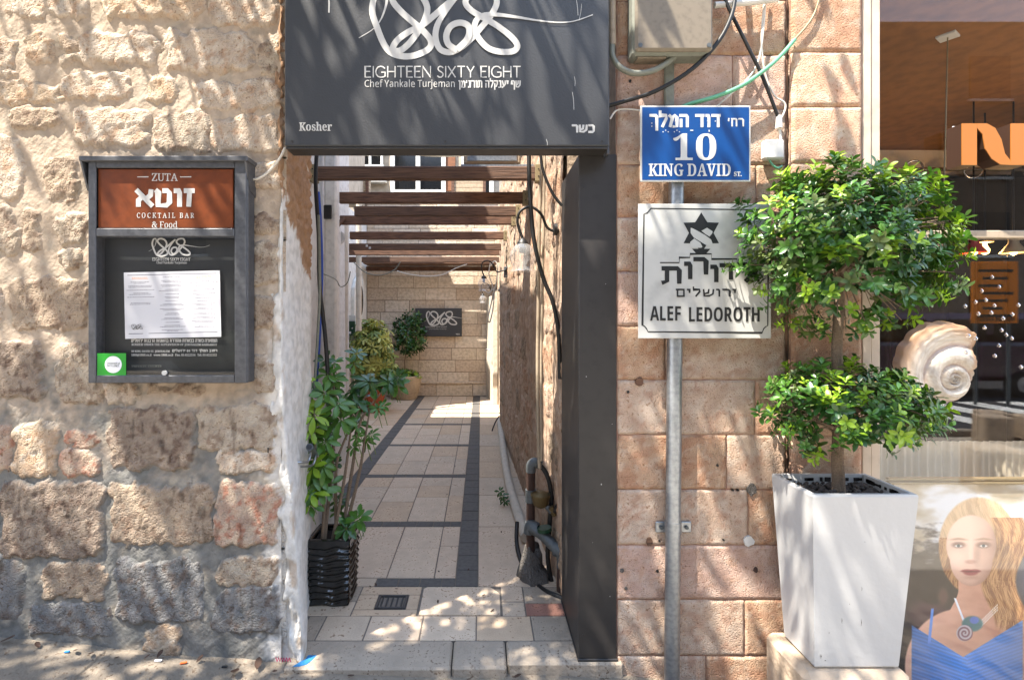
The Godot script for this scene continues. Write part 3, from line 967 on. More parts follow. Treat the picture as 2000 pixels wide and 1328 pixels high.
func alley() -> void:
	var f := Node3D.new()
	f.name = "alley_floor"
	f.set_meta("kind", "structure")
	add_child(f)
	add(f, "grout", bar(Vector3(-2.6, -0.3, -8.3), Vector3(0.62, -0.0045, -0.152), 0.0), M.grout)
	var Z := func(d): return EYE.z - d
	var cross := [3.04, 3.92, 5.14, 6.41, 7.69, 8.99, 10.6]
	var cols := [-1.16, -0.872, -0.58, -0.287, -0.153]
	for k in cross.size() - 1:
		var za: float = Z.call(cross[k] + 0.1)
		var zb: float = Z.call(cross[k + 1])
		for c in 4:
			column(f, cols[c], cols[c + 1], za, zb, 0.3, 0.62)
		var x := -1.16
		while x < -0.16:                               # dark setts across
			var w := minf(0.132, -0.153 - x)
			if k > 0 or x > -0.76:
				tile(f, x, x + w, Z.call(cross[k] + 0.1), Z.call(cross[k]), M.strip, 0, "sett")
			else:
				tile(f, x, x + w, Z.call(cross[k] + 0.1), Z.call(cross[k]), M.tile1)
			x += w
		column(f, -0.018, 0.5, Z.call(cross[k]), zb, 0.45, 0.75)
		for c in 3:
			column(f, -2.35 + c * 0.35, -2.0 + c * 0.35, Z.call(cross[k]), zb, 0.3, 0.6)
	for sx in [-0.153, -1.295]:
		var z: float = Z.call(3.04)
		while z > -8.2:
			tile(f, sx, sx + 0.135, z - 0.2, z, M.strip, rng.randf_range(-0.001, 0.001), "sett")
			z -= 0.2
	# paving of the entrance, with a drain and an access cover
	var r1 := [588, 624, 715, 822, 930, 1040, 1118]
	for i in 6:
		tile(f, (r1[i] - 939) * 0.002615, (r1[i + 1] - 939) * 0.002615, Z.call(2.74), Z.call(2.53), [M.tile_grey, M.tile1, M.tile0, M.tile2, M.tile3, M.tile_grey][i], rng.randf_range(-0.002, 0.001))
	tile(f, -1.1, -0.70, Z.call(2.88), Z.call(2.74), M.tile1)
	tile(f, -1.1, -0.70, Z.call(3.04), Z.call(2.88), M.tile_grey)
	tile(f, -0.70, -0.345, Z.call(2.8), Z.call(2.74), M.tile3)
	tile(f, -0.70, -0.585, Z.call(2.95), Z.call(2.8), M.tile3)
	tile(f, -0.415, -0.345, Z.call(2.95), Z.call(2.8), M.tile3)
	tile(f, -0.70, -0.345, Z.call(3.04), Z.call(2.95), M.tile3)
	tile(f, 0.115, 0.245, Z.call(2.88), Z.call(2.74), M.tile1, -0.002)
	tile(f, 0.115, 0.245, Z.call(3.04), Z.call(2.88), M.tile0)
	tile(f, 0.245, 0.5, Z.call(2.86), Z.call(2.74), M.tile_red, 0.001)
	tile(f, 0.245, 0.5, Z.call(3.04), Z.call(2.86), M.tile_grey)
	var th := Node3D.new()
	th.name = "threshold_path"
	th.set_meta("kind", "structure")
	add_child(th)
	for q in [[-0.90, -0.138, 0.055], [-0.132, 0.118, 0.05], [0.124, 0.66, 0.022]]:
		add(th, "slab", bx(Vector3((q[0] + q[1]) * 0.5, -0.062, (q[2] - 0.15) * 0.5), Vector3(q[1] - q[0], 0.126, q[2] + 0.15), 0.009), M.tile_grey)
	add(th, "foundation", bar(Vector3(-0.98, -0.5, -0.16), Vector3(0.66, -0.13, 0.02), 0.0), M.grout)
	var gt := thing("drain_grate", "small dark metal drain grate set in the entrance paving", "drain")
	var g0 := Vector3(-0.5, 0, Z.call(2.875))
	for s in [[-0.077, 0, 0.016, 0.15], [0.077, 0, 0.016, 0.15]]:
		add(gt, "frame", bx(g0 + Vector3(s[0], -0.006, 0), Vector3(s[2], 0.02, 0.138), 0.002), M.black_steel)
	for s in [-0.061, 0.061]:
		add(gt, "frame", bx(g0 + Vector3(0, -0.006, s), Vector3(0.138, 0.02, 0.016), 0.002), M.black_steel)
	for k in 5:
		add(gt, "slat", bx(g0 + Vector3(-0.056 + k * 0.028, -0.009, 0), Vector3(0.009, 0.016, 0.11), 0.001), M.iron)
	add(gt, "cross_bar", bx(g0 + Vector3(0, -0.010, 0), Vector3(0.13, 0.01, 0.007), 0.001), M.iron)
	var cv := MB.new()
	cv.prism(PackedVector2Array([Vector2(-0.333, 2.745), Vector2(0.105, 2.745), Vector2(0.108, 2.96), Vector2(0.055, 3.03), Vector2(-0.315, 3.03), Vector2(-0.335, 3.01)]), -0.03, 0.002, Transform3D(Basis(Vector3.RIGHT, Vector3(0, 0, -1), Vector3.UP), Vector3(0, 0, EYE.z)))
	one("access_cover", cv, M.tile2, "loose pale stone access cover with clipped corners set beside the drain grate", "cover")
	# walls
	var rw := thing("side_wall", "rough reddish stone side wall of the alley with pipes along its foot", "wall")
	rw.position = Vector3(0.28, 0, -5.22)
	rw.rotation.y = -PI / 2 + atan2(0.182, 4.72)
	var rc := func(x, y):
		var c := Color(0.66, 0.56, 0.48).lerp(Color(0.73, 0.64, 0.56), smoothstep(-0.3, 0.35, nc.get_noise_2d(x * 4, y * 4)))
		return c.lerp(Color(0.70, 0.62, 0.55), 0.8 * smoothstep(0.2, 0.24, nc.get_noise_2d(x * 1.6 + 4, y * 1.6)))
	add(rw, "wall_core", bar(Vector3(-0.02, -0.3, -1.0), Vector3(4.71, 3.6, -0.03), 0.0), M.block_b)
	bed(rw, "mortar", 0.0, -0.1, 4.715, 3.5, 0.022, 0.0, 0.010, rc, M.mortar)
	for r in 12:
		var x := -0.1 + rng.randf_range(0, 0.2)
		while x < 4.5:
			var w := rng.randf_range(0.28, 0.55)
			if rng.randf() < 0.8:
				stone(rw, maxf(x, 0.02), 0.12 + r * 0.27, minf(x + w, 4.72), 0.365 + r * 0.27, [RUST, PEACH, BROWN, PEACH][rng.randi() % 4], {"step": 0.02, "bulge": 0.006, "rough": 1.5, "radius": 0.05, "smear": rc, "ragged": 0.015, "soft": 0.04, "stain": 0.5})
			x += w + 0.03
	var ew := thing("end_wall", "pale squared stone wall closing the end of the alley", "wall")
	add(ew, "wall_core", bar(Vector3(-2.6, -0.3, -8.6), Vector3(0.7, 4.2, -8.215), 0.0), M.joint)
	for r in 17:
		var x := -2.4 - rng.randf_range(0.0, 0.4)
		while x < 0.4:
			var w := rng.randf_range(0.5, 0.8)
			var lo := maxf(x, -2.36)
			var hi := minf(x + w, 0.4)
			if hi - lo > 0.06:
				add(ew, "block", bar(Vector3(lo + 0.003, 0.006 + r * 0.2475, -8.25), Vector3(hi - 0.003, 0.2455 + r * 0.2475, -8.19 + rng.randf_range(-0.004, 0.004) - (0.02 if r > 0 else 0.0)), 0.006), [M.block_a, M.block_b, M.block_c][rng.randi() % 3])
			x += w
	add(ew, "ledge", bar(Vector3(-2.36, 0.25, -8.22), Vector3(0.15, 0.3, -8.165), 0.012), M.block_b)
	var lw := thing("plastered_wall", "white plastered wall stepping back along the alley behind the pipes", "wall")
	for q in [[-2.9, -1.215, -1.75, -0.505], [-2.9, -1.50, -3.45, -1.752], [-2.9, -2.36, -8.2, -3.452]]:
		add(lw, "wall_section", bar(Vector3(q[0], -0.3, q[2]), Vector3(q[1], 3.89 if q[2] > -5 else 3.6, q[3]), 0.012), M.limewash)
	add(lw, "upper_section", bar(Vector3(-6, 3.9, -8.2), Vector3(-2.4, 6.6, -5.9), 0.0), M.building)
	var dw := thing("alley_door", "narrow grey wooden door at the far end of the reddish side wall", "door")
	var db := Basis(Vector3.UP, atan2(0.13, 1.0))
	add(dw, "leaf", bx(Vector3(0.205, 1.02, -7.67), Vector3(0.05, 2.04, 0.98), 0.006, db), M.plaster)
	add(dw, "frame", bx(Vector3(0.27, 1.06, -7.15), Vector3(0.09, 2.12, 0.07), 0.006), M.plaster)
	add(dw, "handle", tb([Vector3(0.17, 1.02, -7.27), Vector3(0.10, 1.02, -7.28), Vector3(0.10, 1.02, -7.37)], 0.012, 6), M.chrome)
	var bw := thing("courtyard_wall", "plain stone wall behind the door and the sunlit corner of the alley", "wall")
	add(bw, "masonry", bar(Vector3(0.33, -0.3, -8.2), Vector3(1.2, 3.4, -5.26), 0.01), M.pale_stone)
	# house behind, seen above the pergola beams
	var h := thing("rear_house", "pale house above the end wall with tall white framed windows", "building")
	var W := func(px, py): return P(px, py, -10.4)
	add(h, "wall", bar(Vector3(-7, -0.4, -12), Vector3(5, 6.9, -10.5), 0.0), M.building)
	var win := [[676, 250, 745, 345, 3], [766, 250, 866, 372, 2], [905, 240, 960, 380, 1]]
	for w in win:
		var a: Vector3 = W.call(w[0], w[3])
		var b2: Vector3 = W.call(w[2], w[1])
		var wn := add(h, "window", bar(Vector3(a.x, a.y, -10.52), Vector3(b2.x, b2.y, -10.47), 0.004), M.window_dark)
		var n: int = w[4]
		for k in n + 1:
			var x := lerpf(a.x, b2.x, float(k) / n)
			add(wn, "frame", bar(Vector3(x - (0.055 if n < 3 else 0.03), a.y - 0.05, -10.47), Vector3(x + (0.055 if n < 3 else 0.03), b2.y, -10.40), 0.006), M.white_paint)
		for k in (4 if n == 3 else 2):
			var y := a.y + k * (0.28 if n == 3 else 1.6)
			add(wn, "bar", bar(Vector3(a.x - 0.05, y - 0.025, -10.475), Vector3(b2.x + 0.05, y + 0.025, -10.41), 0.004), M.white_paint)
		add(wn, "sill", bar(Vector3(a.x - 0.12, a.y - 0.16, -10.49), Vector3(b2.x + 0.12, a.y - 0.06, -10.3), 0.01), M.white_paint)
	var s0: Vector3 = W.call(868, 372)
	add(h, "shutter", bar(Vector3(s0.x, s0.y, -10.49), Vector3(s0.x + 0.27, s0.y + 1.9, -10.44), 0.006), M.wood_light)
	for q in [[655, 716, 342, 372], [884, 946, 340, 374]]:
		var a3 := P(q[0], q[3], -8.0)
		var b3 := P(q[1], q[2], -8.0)
		var wb := thing("wooden_crate", "weathered wooden box on top of the end wall %s" % ("beside the gridded window" if q[0] < 700 else "below the brown shutter"), "box")
		for k in 4:
			add(wb, "plank", bar(Vector3(a3.x, lerpf(a3.y, b3.y, k / 4.0) + 0.004, -8.4), Vector3(b3.x, lerpf(a3.y, b3.y, (k + 1) / 4.0), -8.05), 0.006), M.clay_pale)
		for e in [a3.x, b3.x]:
			add(wb, "batten", bar(Vector3(e - 0.03, a3.y - 0.02, -8.05), Vector3(e + 0.03, b3.y + 0.02, -8.02), 0.004), M.wood_mid)

# ------------------------------------------------------------------ the shop
func ell(x: float, y: float, cx: float, cy: float, rx: float, ry: float, soft := 0.08) -> float:
	return smoothstep(1.0 + soft, 1.0 - soft, Vector2((x - cx) / rx, (y - cy) / ry).length())

func poster_print() -> ImageTexture:          # a printed portrait, as flat as the real print
	var im := Image.create(435, 630, false, Image.FORMAT_RGB8)
	for j in 630:
		for i in 435:
			var x := 1748.0 + i / 1.5
			var y := 946.0 + j / 1.5
			var n := nc.get_noise_2d(x * 0.02, y * 0.05)
			var c := Color(0.62, 0.58, 0.50).lerp(Color(0.80, 0.82, 0.84), smoothstep(-0.25, 0.45, nc.get_noise_2d(x * 0.006, y * 0.012)))
			c = c.lerp(Color(0.07, 0.055, 0.07), smoothstep(1030, 1085, y + n * 50.0))
			c = c.lerp(Color(0.35, 0.20, 0.26), 0.6 * ell(x, y, 1812, 1200, 40, 30, 0.5))
			c = c.lerp(Color(0.06, 0.05, 0.06), ell(x, y, 1825, 1150, 34, 28, 0.2))
			c = c.lerp(Color(0.40, 0.28, 0.25), 0.7 * ell(x, y, 1843, 1164, 11, 16, 0.6))
			c = c.lerp(Color(0.30, 0.36, 0.45), 0.7 * ell(x, y, 2000, 1090, 24, 80, 0.5))
			var hair := Color(0.72, 0.55, 0.36).lerp(Color(0.46, 0.28, 0.14), smoothstep(-0.4, 0.4, 0.8 * nb.get_noise_2d((x + sin(y * 0.04) * 12.0) * 0.9, y * 0.03) + nc.get_noise_2d((x + sin(y * 0.04 + x * 0.01) * 12.0) * 0.07, y * 0.012) + 0.35 * nb.get_noise_2d((x + sin(y * 0.04) * 12.0) * 0.3, y * 0.02)))
			var pale := hair.lerp(Color(0.88, 0.80, 0.66), 0.55)
			c = c.lerp(pale if y < 1050 else hair, ell(x, y, 1912, 1068, 78, 97, 0.03))
			var flow := 1962.0 + sin((y - 1000) * 0.035) * 14.0
			c = c.lerp(hair, smoothstep(40, 34, absf(x - flow)) * smoothstep(1030, 1060, y) * smoothstep(1262, 1225, y + absf(x - flow) * 0.8))
			var skin := Color(0.56, 0.36, 0.28).lerp(Color(0.86, 0.67, 0.57), clampf(0.72 - (x - 1880) * 0.0035 - maxf(0.0, y - 1290) * 0.004 + 0.1 * n + 0.25 * ell(x, y, 1830, 1200, 50, 16, 0.8), 0, 1))
			c = c.lerp(skin, smoothstep(1.0, 0.96, absf(x - 1908) / lerpf(36, 60, smoothstep(1150, 1215, y))) * smoothstep(1120, 1130, y) * smoothstep(1260, 1250, y))
			c = c.lerp(skin, maxf(ell(x, y, 1880, 1300, 112, 112, 0.02), ell(x, y, 1980, 1310, 90, 100, 0.02)))
			if y > 1010:
				c = c.lerp(hair, smoothstep(34, 28, absf(x - flow)) * smoothstep(1262, 1225, y + absf(x - flow) * 0.8) * (1.0 if y < 1230 else 0.6))
			skin = skin.lerp(Color(0.50, 0.32, 0.26), 0.55 * smoothstep(1150, 1128, y) * smoothstep(1105, 1130, y))
			var face := maxf(ell(x, y, 1898, 1064, 49, 58, 0.04), ell(x, y, 1898, 1092, 42, 52, 0.03))
			var fx := clampf((x - 1898) / 53.0, -1, 1)
			var fy := clampf((y - 1066) / 84.0, -1, 1)
			var fz := sqrt(maxf(0.0, 1.0 - fx * fx - fy * fy))
			var tone := 0.50 + 0.55 * (fz * 0.82 - fx * 0.42 - fy * 0.28)
			tone -= 0.16 * ell(x, y, 1909, 1084, 6, 18, 0.8) + 0.10 * maxf(ell(x, y, 1873, 1068, 20, 11, 0.8), ell(x, y, 1922, 1068, 18, 11, 0.8)) + 0.12 * ell(x, y, 1897, 1127, 13, 4, 0.8)
			tone += 0.10 * ell(x, y, 1897, 1078, 4, 20, 0.8) + 0.06 * ell(x, y, 1866, 1090, 16, 12, 0.8) + 0.05 * ell(x, y, 1897, 1136, 10, 6, 0.8)
			tone += 0.035 * nb.get_noise_2d(x * 0.35, y * 0.35)
			var fs := Color(0.36, 0.21, 0.16).lerp(Color(0.95, 0.80, 0.71), clampf(tone, 0, 1))
			c = c.lerp(fs, face)
			for ex in [1873.0, 1922.0]:
				c = c.lerp(Color(0.42, 0.30, 0.26), 0.8 * ell(x, y, ex, 1064, 13, 6, 0.5))
				c = c.lerp(Color(0.88, 0.87, 0.86), ell(x, y, ex, 1066, 7, 2.3, 0.4))
				c = c.lerp(Color(0.20, 0.24, 0.25), ell(x, y, ex, 1065.5, 3.2, 3.0, 0.3))
				c = c.lerp(Color(0.52, 0.38, 0.28), 0.55 * ell(x, y - absf(x - ex) * 0.10, ex, 1052, 16, 2.4, 0.6))
			c = c.lerp(Color(0.62, 0.42, 0.36), 0.6 * ell(x, y, 1897, 1097, 11, 4, 0.5))
			c = c.lerp(Color(0.58, 0.30, 0.30), maxf(ell(x, y, 1890, 1115, 12, 3.6, 0.3), maxf(ell(x, y, 1904, 1115, 12, 3.6, 0.3), ell(x, y, 1897, 1118, 14, 5.5, 0.3))))
			c = c.lerp(Color(0.32, 0.14, 0.15), 0.8 * ell(x, y, 1897, 1116, 16, 1.2, 0.6))
			var neck := 1225.0 + absf(x - 1882) * -0.62 + 58.0
			var top := smoothstep(neck - 1.0, neck + 1.0, y) * smoothstep(1.02, 0.99, absf(x - 1890) / 108.0)
			var knit := (0.92 + 0.08 * sin((y + absf(x - 1890) * 0.35) * 0.9) + 0.05 * nb.get_noise_2d(x * 0.5, y * 0.5)) * lerpf(1.0, 0.72, absf(x - 1880) / 110.0)
			c = c.lerp(Color(0.30 * knit, 0.60 * knit, 0.95 * knit), top)
			c = c.lerp(Color(0.36, 0.56, 0.86), smoothstep(3.4, 2.0, absf(x - 1822 + (y - 1190) * 0.1)) * smoothstep(1186, 1190, y) * smoothstep(1262, 1250, y))
			c = c.lerp(Color(0.88, 0.90, 0.93), smoothstep(2.8, 1.6, absf(x - lerpf(1866, 1884, (y - 1168) / 46.0))) * smoothstep(1166, 1169, y) * smoothstep(1214, 1210, y))
			for k in 3:
				var u := (x - 1912) / 38.0
				var yy := lerpf(1218, 1180, u) + k * 5.0
				if u > 0 and u < 1:
					c = c.lerp(Color(0.90, 0.89, 0.86), smoothstep(2.2, 1.2, absf(y - yy)) * (0.6 + 0.4 * sin(x * 2.2)))
			c = c.lerp(Color(0.20, 0.42, 0.44), ell(x, y, 1900, 1218, 20, 15, 0.15))
			c = c.lerp(Color(0.24, 0.40, 0.70), ell(x, y, 1904, 1211, 9, 7, 0.2))
			var dd := Vector2(x - 1885, y - 1236).length()
			c = c.lerp(Color(0.74, 0.72, 0.74).lerp(Color(0.45, 0.30, 0.34), 0.5 + 0.5 * sin(dd * 0.9 + atan2(y - 1236, x - 1885))), smoothstep(17, 15, dd))
			c = c * (1.06 + 0.03 * nb.get_noise_2d(i * 0.9, j * 0.9))
			im.set_pixel(i, j, c)
	return ImageTexture.create_from_image(im)

func shop() -> void:
	var t := thing("shop_window", "large shop window with beige metal frame and reflecting glass panes", "shop window")
	for q in [[1.765, 1.808, -0.10, 0.014], [1.812, 1.857, -0.10, 0.004]]:
		add(t, "frame", bar(Vector3(q[0], -0.5, q[2]), Vector3(q[1], 3.45, q[3]), 0.004), M.frame_beige)
	add(t, "transom", bar(Vector3(1.858, 1.975, -0.13), Vector3(4.75, 2.012, -0.07), 0.004), M.conduit_beige)
	var b := MB.new()
	b.quad(Vector3(1.857, -0.5, -0.08), Vector3(1.857, 1.974, -0.08), Vector3(4.75, 1.974, -0.08), Vector3(4.75, -0.5, -0.08))
	add(t, "glass_pane", b, M.shop_pane)
	add(t, "glass_pane", b, M.shop_pane, Vector3(0, 0, -0.014))
	b = MB.new()
	b.quad(Vector3(1.857, 2.013, -0.08), Vector3(1.857, 3.45, -0.08), Vector3(4.75, 3.45, -0.08), Vector3(4.75, 2.013, -0.08))
	add(t, "glass_pane", b, M.pane)
	var r := thing("shop_interior", "dim shop room with orange painted ceiling behind the window", "room")
	add(r, "ceiling", bar(Vector3(1.76, 3.15, -2.6), Vector3(5.0, 3.4, -0.105), 0.0), M.ceiling_orange)
	add(r, "back_wall", bar(Vector3(1.7, -0.5, -2.6), Vector3(5.0, 3.15, -2.4), 0.0), M.shop_wall)
	add(r, "cornice", bar(Vector3(1.76, 2.92, -2.40), Vector3(4.9, 3.149, -2.34), 0.004), M.frame_beige)
	add(r, "side_wall", bar(Vector3(1.62, -0.5, -2.4), Vector3(1.762, 3.15, -0.11), 0.0), M.shop_wall)
	add(r, "side_wall", bar(Vector3(4.9, -0.5, -2.4), Vector3(5.05, 3.15, -0.1), 0.0), M.shop_wall)
	add(r, "floor", bar(Vector3(1.76, -0.6, -2.4), Vector3(4.9, -0.4, -0.1), 0.0), M.shop_wall)
	# dark curtain on a rod with rings
	var cu := thing("dark_curtain", "black curtain hanging on a chrome rod inside the shop", "curtain")
	b = MB.new()
	for j in 2:
		for i in 140:
			b.p(Vector3(1.8 + i * 0.022, [0.4, 2.86][j], -2.2 + 0.05 * sin(i * 0.55) + 0.02 * sin(i * 0.21)))
	for i in 139:
		b.tri(i, i + 140, i + 141)
		b.tri(i, i + 141, i + 1)
	add(cu, "cloth", b, M.dark_cloth)
	add(cu, "rod", tb([Vector3(1.8, 2.90, -2.1), Vector3(4.85, 2.90, -2.1)], 0.016, 8), M.chrome)
	for k in 8:
		var ring := MB.new()
		var pts := []
		for i in 17:
			pts.append(Vector3(2.2 + k * 0.53, 2.90 + 0.075 * sin(TAU * i / 16), -2.1 + 0.03 * cos(TAU * i / 16)) + Vector3(0.06 * cos(TAU * i / 16), 0, 0))
		ring.tube(pts, 0.008, 6, false)
		add(cu, "ring", ring, M.chrome)
	var sh := thing("sheer_blind", "pale sheer blind across the foot of the shop window", "blind")
	b = MB.new()
	for j in 2:
		for i in 300:
			b.p(Vector3(1.87 + i * 0.0095, [-0.45, 0.92][j], -0.42 + 0.008 * sin(i * 1.4) + 0.006 * sin(i * 0.43)))
	for i in 299:
		b.tri(i, i + 300, i + 301)
		b.tri(i, i + 301, i + 1)
	add(sh, "cloth", b, M.sheer)
	# letters on the window
	var n := thing("shop_letter", "gold channel letter N with dark sides standing on the shop window", "letter")
	var z := 0.02
	var L := func(px, py): return Vector2(P(px, py, z).x, P(px, py, z).y)
	var up := [L.call(1880, 241), L.call(1909, 241), L.call(1909, 322), L.call(1880, 322)]
	var dg := [L.call(1909.5, 241), L.call(1929, 241), L.call(1945, 250), L.call(1957, 272), L.call(1964, 300), L.call(1975, 314), L.call(1975, 322), L.call(1955, 321), L.call(1938, 310), L.call(1925, 290), L.call(1920, 262), L.call(1909.5, 250)]
	var up2 := [L.call(1975.5, 241), L.call(2008, 241), L.call(2008, 322), L.call(1975.5, 322)]
	for pl in [up, dg, up2]:
		fill(n, "side", pl, M.letter_side, z - 0.003, 0.075)
		fill(n, "face", pl, M.gold_letter, z + 0.001, 0.004)
	add(n, "back_light", bar(P(1862, 322, -0.05), P(1870, 247, -0.055), 0.002), M.pipe_white)
	add(n, "back_light", bar(P(1860, 328, -0.05), P(1890, 325, -0.055), 0.001), M.pipe_white)
	# things in the window
	var hp := thing("ceiling_plate", "small white square plate on the orange ceiling with a cord hanging down", "fitting")
	add(hp, "plate", bx(Vector3(2.575, 3.144, -0.44), Vector3(0.085, 0.012, 0.085), 0.002, Basis(Vector3.UP, 0.6)), M.letter_white)
	add(hp, "cord", tb([Vector3(2.575, 3.14, -0.44), Vector3(2.56, 2.5, -0.44), Vector3(2.545, 2.05, -0.44)], 0.0035, 5), M.bracket)
	var po := thing("window_poster", "framed poster of a blond person in a blue knitted top wearing a shell pendant", "poster")
	b = MB.new()
	var p0 := P(1748, 1366, -0.2)
	var p1 := P(2038, 946, -0.2)
	b.quad(Vector3(p0.x, p0.y, -0.2), Vector3(p0.x, p1.y, -0.2), Vector3(p1.x, p1.y, -0.2), Vector3(p1.x, p0.y, -0.2))
	var pm := mat("poster_print", gr(1), 0.5)
	pm.albedo_texture = poster_print()
	add(po, "print", b, pm)
	add(po, "backing", bar(Vector3(p0.x - 0.01, p0.y, -0.225), Vector3(p1.x + 0.01, p1.y + 0.01, -0.203), 0.0), M.frame_beige)
	for k in 2:
		add(po, "frame", bar(Vector3(p0.x - 0.03, p1.y + 0.004 + k * 0.018, -0.22), Vector3(p1.x + 0.03, p1.y + 0.014 + k * 0.018, -0.185 - k * 0.01), 0.002), M.bracket)
	add(po, "frame", bar(Vector3(p0.x - 0.03, p0.y, -0.22), Vector3(p0.x - 0.012, p1.y + 0.004, -0.185), 0.002), M.bracket)
	# the big shell
	b = MB.new()
	var nr := 40
	var nt := 120
	for i in nt + 1:
		var th := TAU * i / nt                       # clockwise from the mouth
		for j in nr + 1:
			var u := float(j) / nr
			var tt := th / TAU
			var edge := 36.0
			var table := [[0.0, 36.0], [0.12, 38.0], [0.25, 46.0], [0.36, 70.0], [0.45, 98.0], [0.55, 113.0], [0.65, 118.0], [0.72, 109.0], [0.765, 101.0], [0.79, 97.0], [0.83, 64.0], [0.9, 41.0], [1.0, 36.0]]
			for e in table.size() - 1:
				if tt >= table[e][0] and tt <= table[e + 1][0]:
					edge = lerpf(table[e][1], table[e + 1][1], (tt - table[e][0]) / (table[e + 1][0] - table[e][0]))
			edge *= 1.0 + 0.035 * absf(sin(th * 11.0)) * smoothstep(2.4, 3.2, th)
			var rad := edge * u
			var ph := fposmod(log(maxf(rad, 1.0) / 36.0) / log(2.3) - tt, 1.0)
			var rib := (sin(ph * 44.0) + 1.2 * sin(rad * 0.9 + th * 2.0)) * 0.0016 + 0.002 * nb.get_noise_2d(th * 5.0, rad * 0.05)
			var hgt := 0.02 + 0.03 * sin(PI * clampf(ph, 0, 1)) + rib
			if j == nr:
				hgt = 0.0
			var c := Color(0.87, 0.84, 0.79).lerp(Color(0.80, 0.64, 0.50), smoothstep(0.70, 0.95, u) * smoothstep(2.6, 3.6, th) * smoothstep(6.1, 5.3, th))
			c = c.lerp(Color(0.72, 0.60, 0.56), 0.6 * smoothstep(0.12, 0.0, minf(ph, 1.0 - ph)))
			c = c.lerp(Color(0.70, 0.60, 0.50), 0.25 * smoothstep(0.2, 0.9, sin(ph * 44.0)) + 0.2 * smoothstep(0.1, 0.4, nc.get_noise_2d(th * 3.0, rad * 0.06)))
			b.col = lin(c)
			var q := P(1852 + rad * cos(th + 0.15), 740 + rad * sin(th + 0.15), -0.24)
			b.p(Vector3(q.x, q.y, -0.24 + hgt))
	for i in nt:
		for j in nr:
			var a := i * (nr + 1) + j
			b.tri(a, a + nr + 1, a + nr + 2)
			b.tri(a, a + nr + 2, a + 1)
	one("seashell", b, M.shell, "big cream spiral seashell displayed behind the shop glass", "shell")
	for q in [[1938, 541], [1952, 560], [1918, 568], [1906, 590], [1926, 586], [1943, 597], [1912, 613], [1937, 611], [1978, 614], [1960, 622], [1990, 596], [1924, 640], [1957, 645], [1966, 654], [1977, 661], [1893, 656], [1907, 661], [1888, 688], [1952, 675], [1944, 695], [1995, 717], [1886, 598]]:
		var dr := MB.new()
		var o := P(q[0], q[1], -0.16)
		dr.lathe(o, [[0.0002, -0.010], [0.0055, -0.0088], [0.009, -0.003], [0.009, 0.0016], [0.005, 0.008], [0.0006, 0.0125]], 10)
		one("crystal_drop", dr, M.crystal, "little clear glass drop hanging in the shop window", "glass drop", "glass drops hanging in the shop window")
	for q in [[1903, 486, 0, "red shaded pendant lamp inside the shop beside the bare bulb"], [1981, 486, 1, "clear shaded pendant lamp inside the shop"]]:
		var o := P(q[0], q[1], -1.3)
		var la := thing("pendant_lamp", q[3], "lamp")
		var lb := MB.new()
		lb.lathe(o, [[0.075, -0.03], [0.07, -0.02], [0.03, 0.04], [0.028, 0.10], [0.001, 0.11]], 16)
		add(la, "shade", lb, M.shade_red if q[2] == 0 else M.bracket)
		add(la, "cord", tb([o + Vector3(0, 0.1, 0), Vector3(o.x, 3.15, o.z)], 0.006, 5), M.iron)
		lb = MB.new()
		lb.lathe(o + Vector3(0, -0.02, 0), [[0.001, -0.03], [0.022, -0.015], [0.022, 0.01], [0.001, 0.03]], 10)
		add(la, "bulb", lb, M.bulb)
		lamp_light(o + Vector3(0, -0.025, 0), 0.045)
	var o2 := P(1925, 489, -1.5)
	var sp := thing("bare_bulb", "bright bare bulb shining below the shop ceiling", "lamp")
	var sb := MB.new()
	sb.lathe(o2, [[0.001, -0.035], [0.026, -0.02], [0.03, 0.005], [0.015, 0.035], [0.012, 0.06]], 12)
	add(sp, "bulb", sb, M.bulb)
	add(sp, "holder", bx(o2 + Vector3(0.01, 0.085, 0), Vector3(0.08, 0.05, 0.05), 0.005), M.bracket)
	add(sp, "cord", tb([o2 + Vector3(0, 0.1, 0), Vector3(o2.x, 3.15, o2.z)], 0.006, 5), M.iron)
	lamp_light(o2, 0.12)

func lamp_light(at: Vector3, energy: float) -> void:
	var l := OmniLight3D.new()
	l.name = "lamp_glow"
	l.light_color = Color(1.0, 0.80, 0.52)
	l.light_energy = energy
	l.light_size = 0.03
	l.omni_range = 8.0
	l.omni_attenuation = 2.0
	l.shadow_enabled = true
	l.position = at
	add_child(l, true)

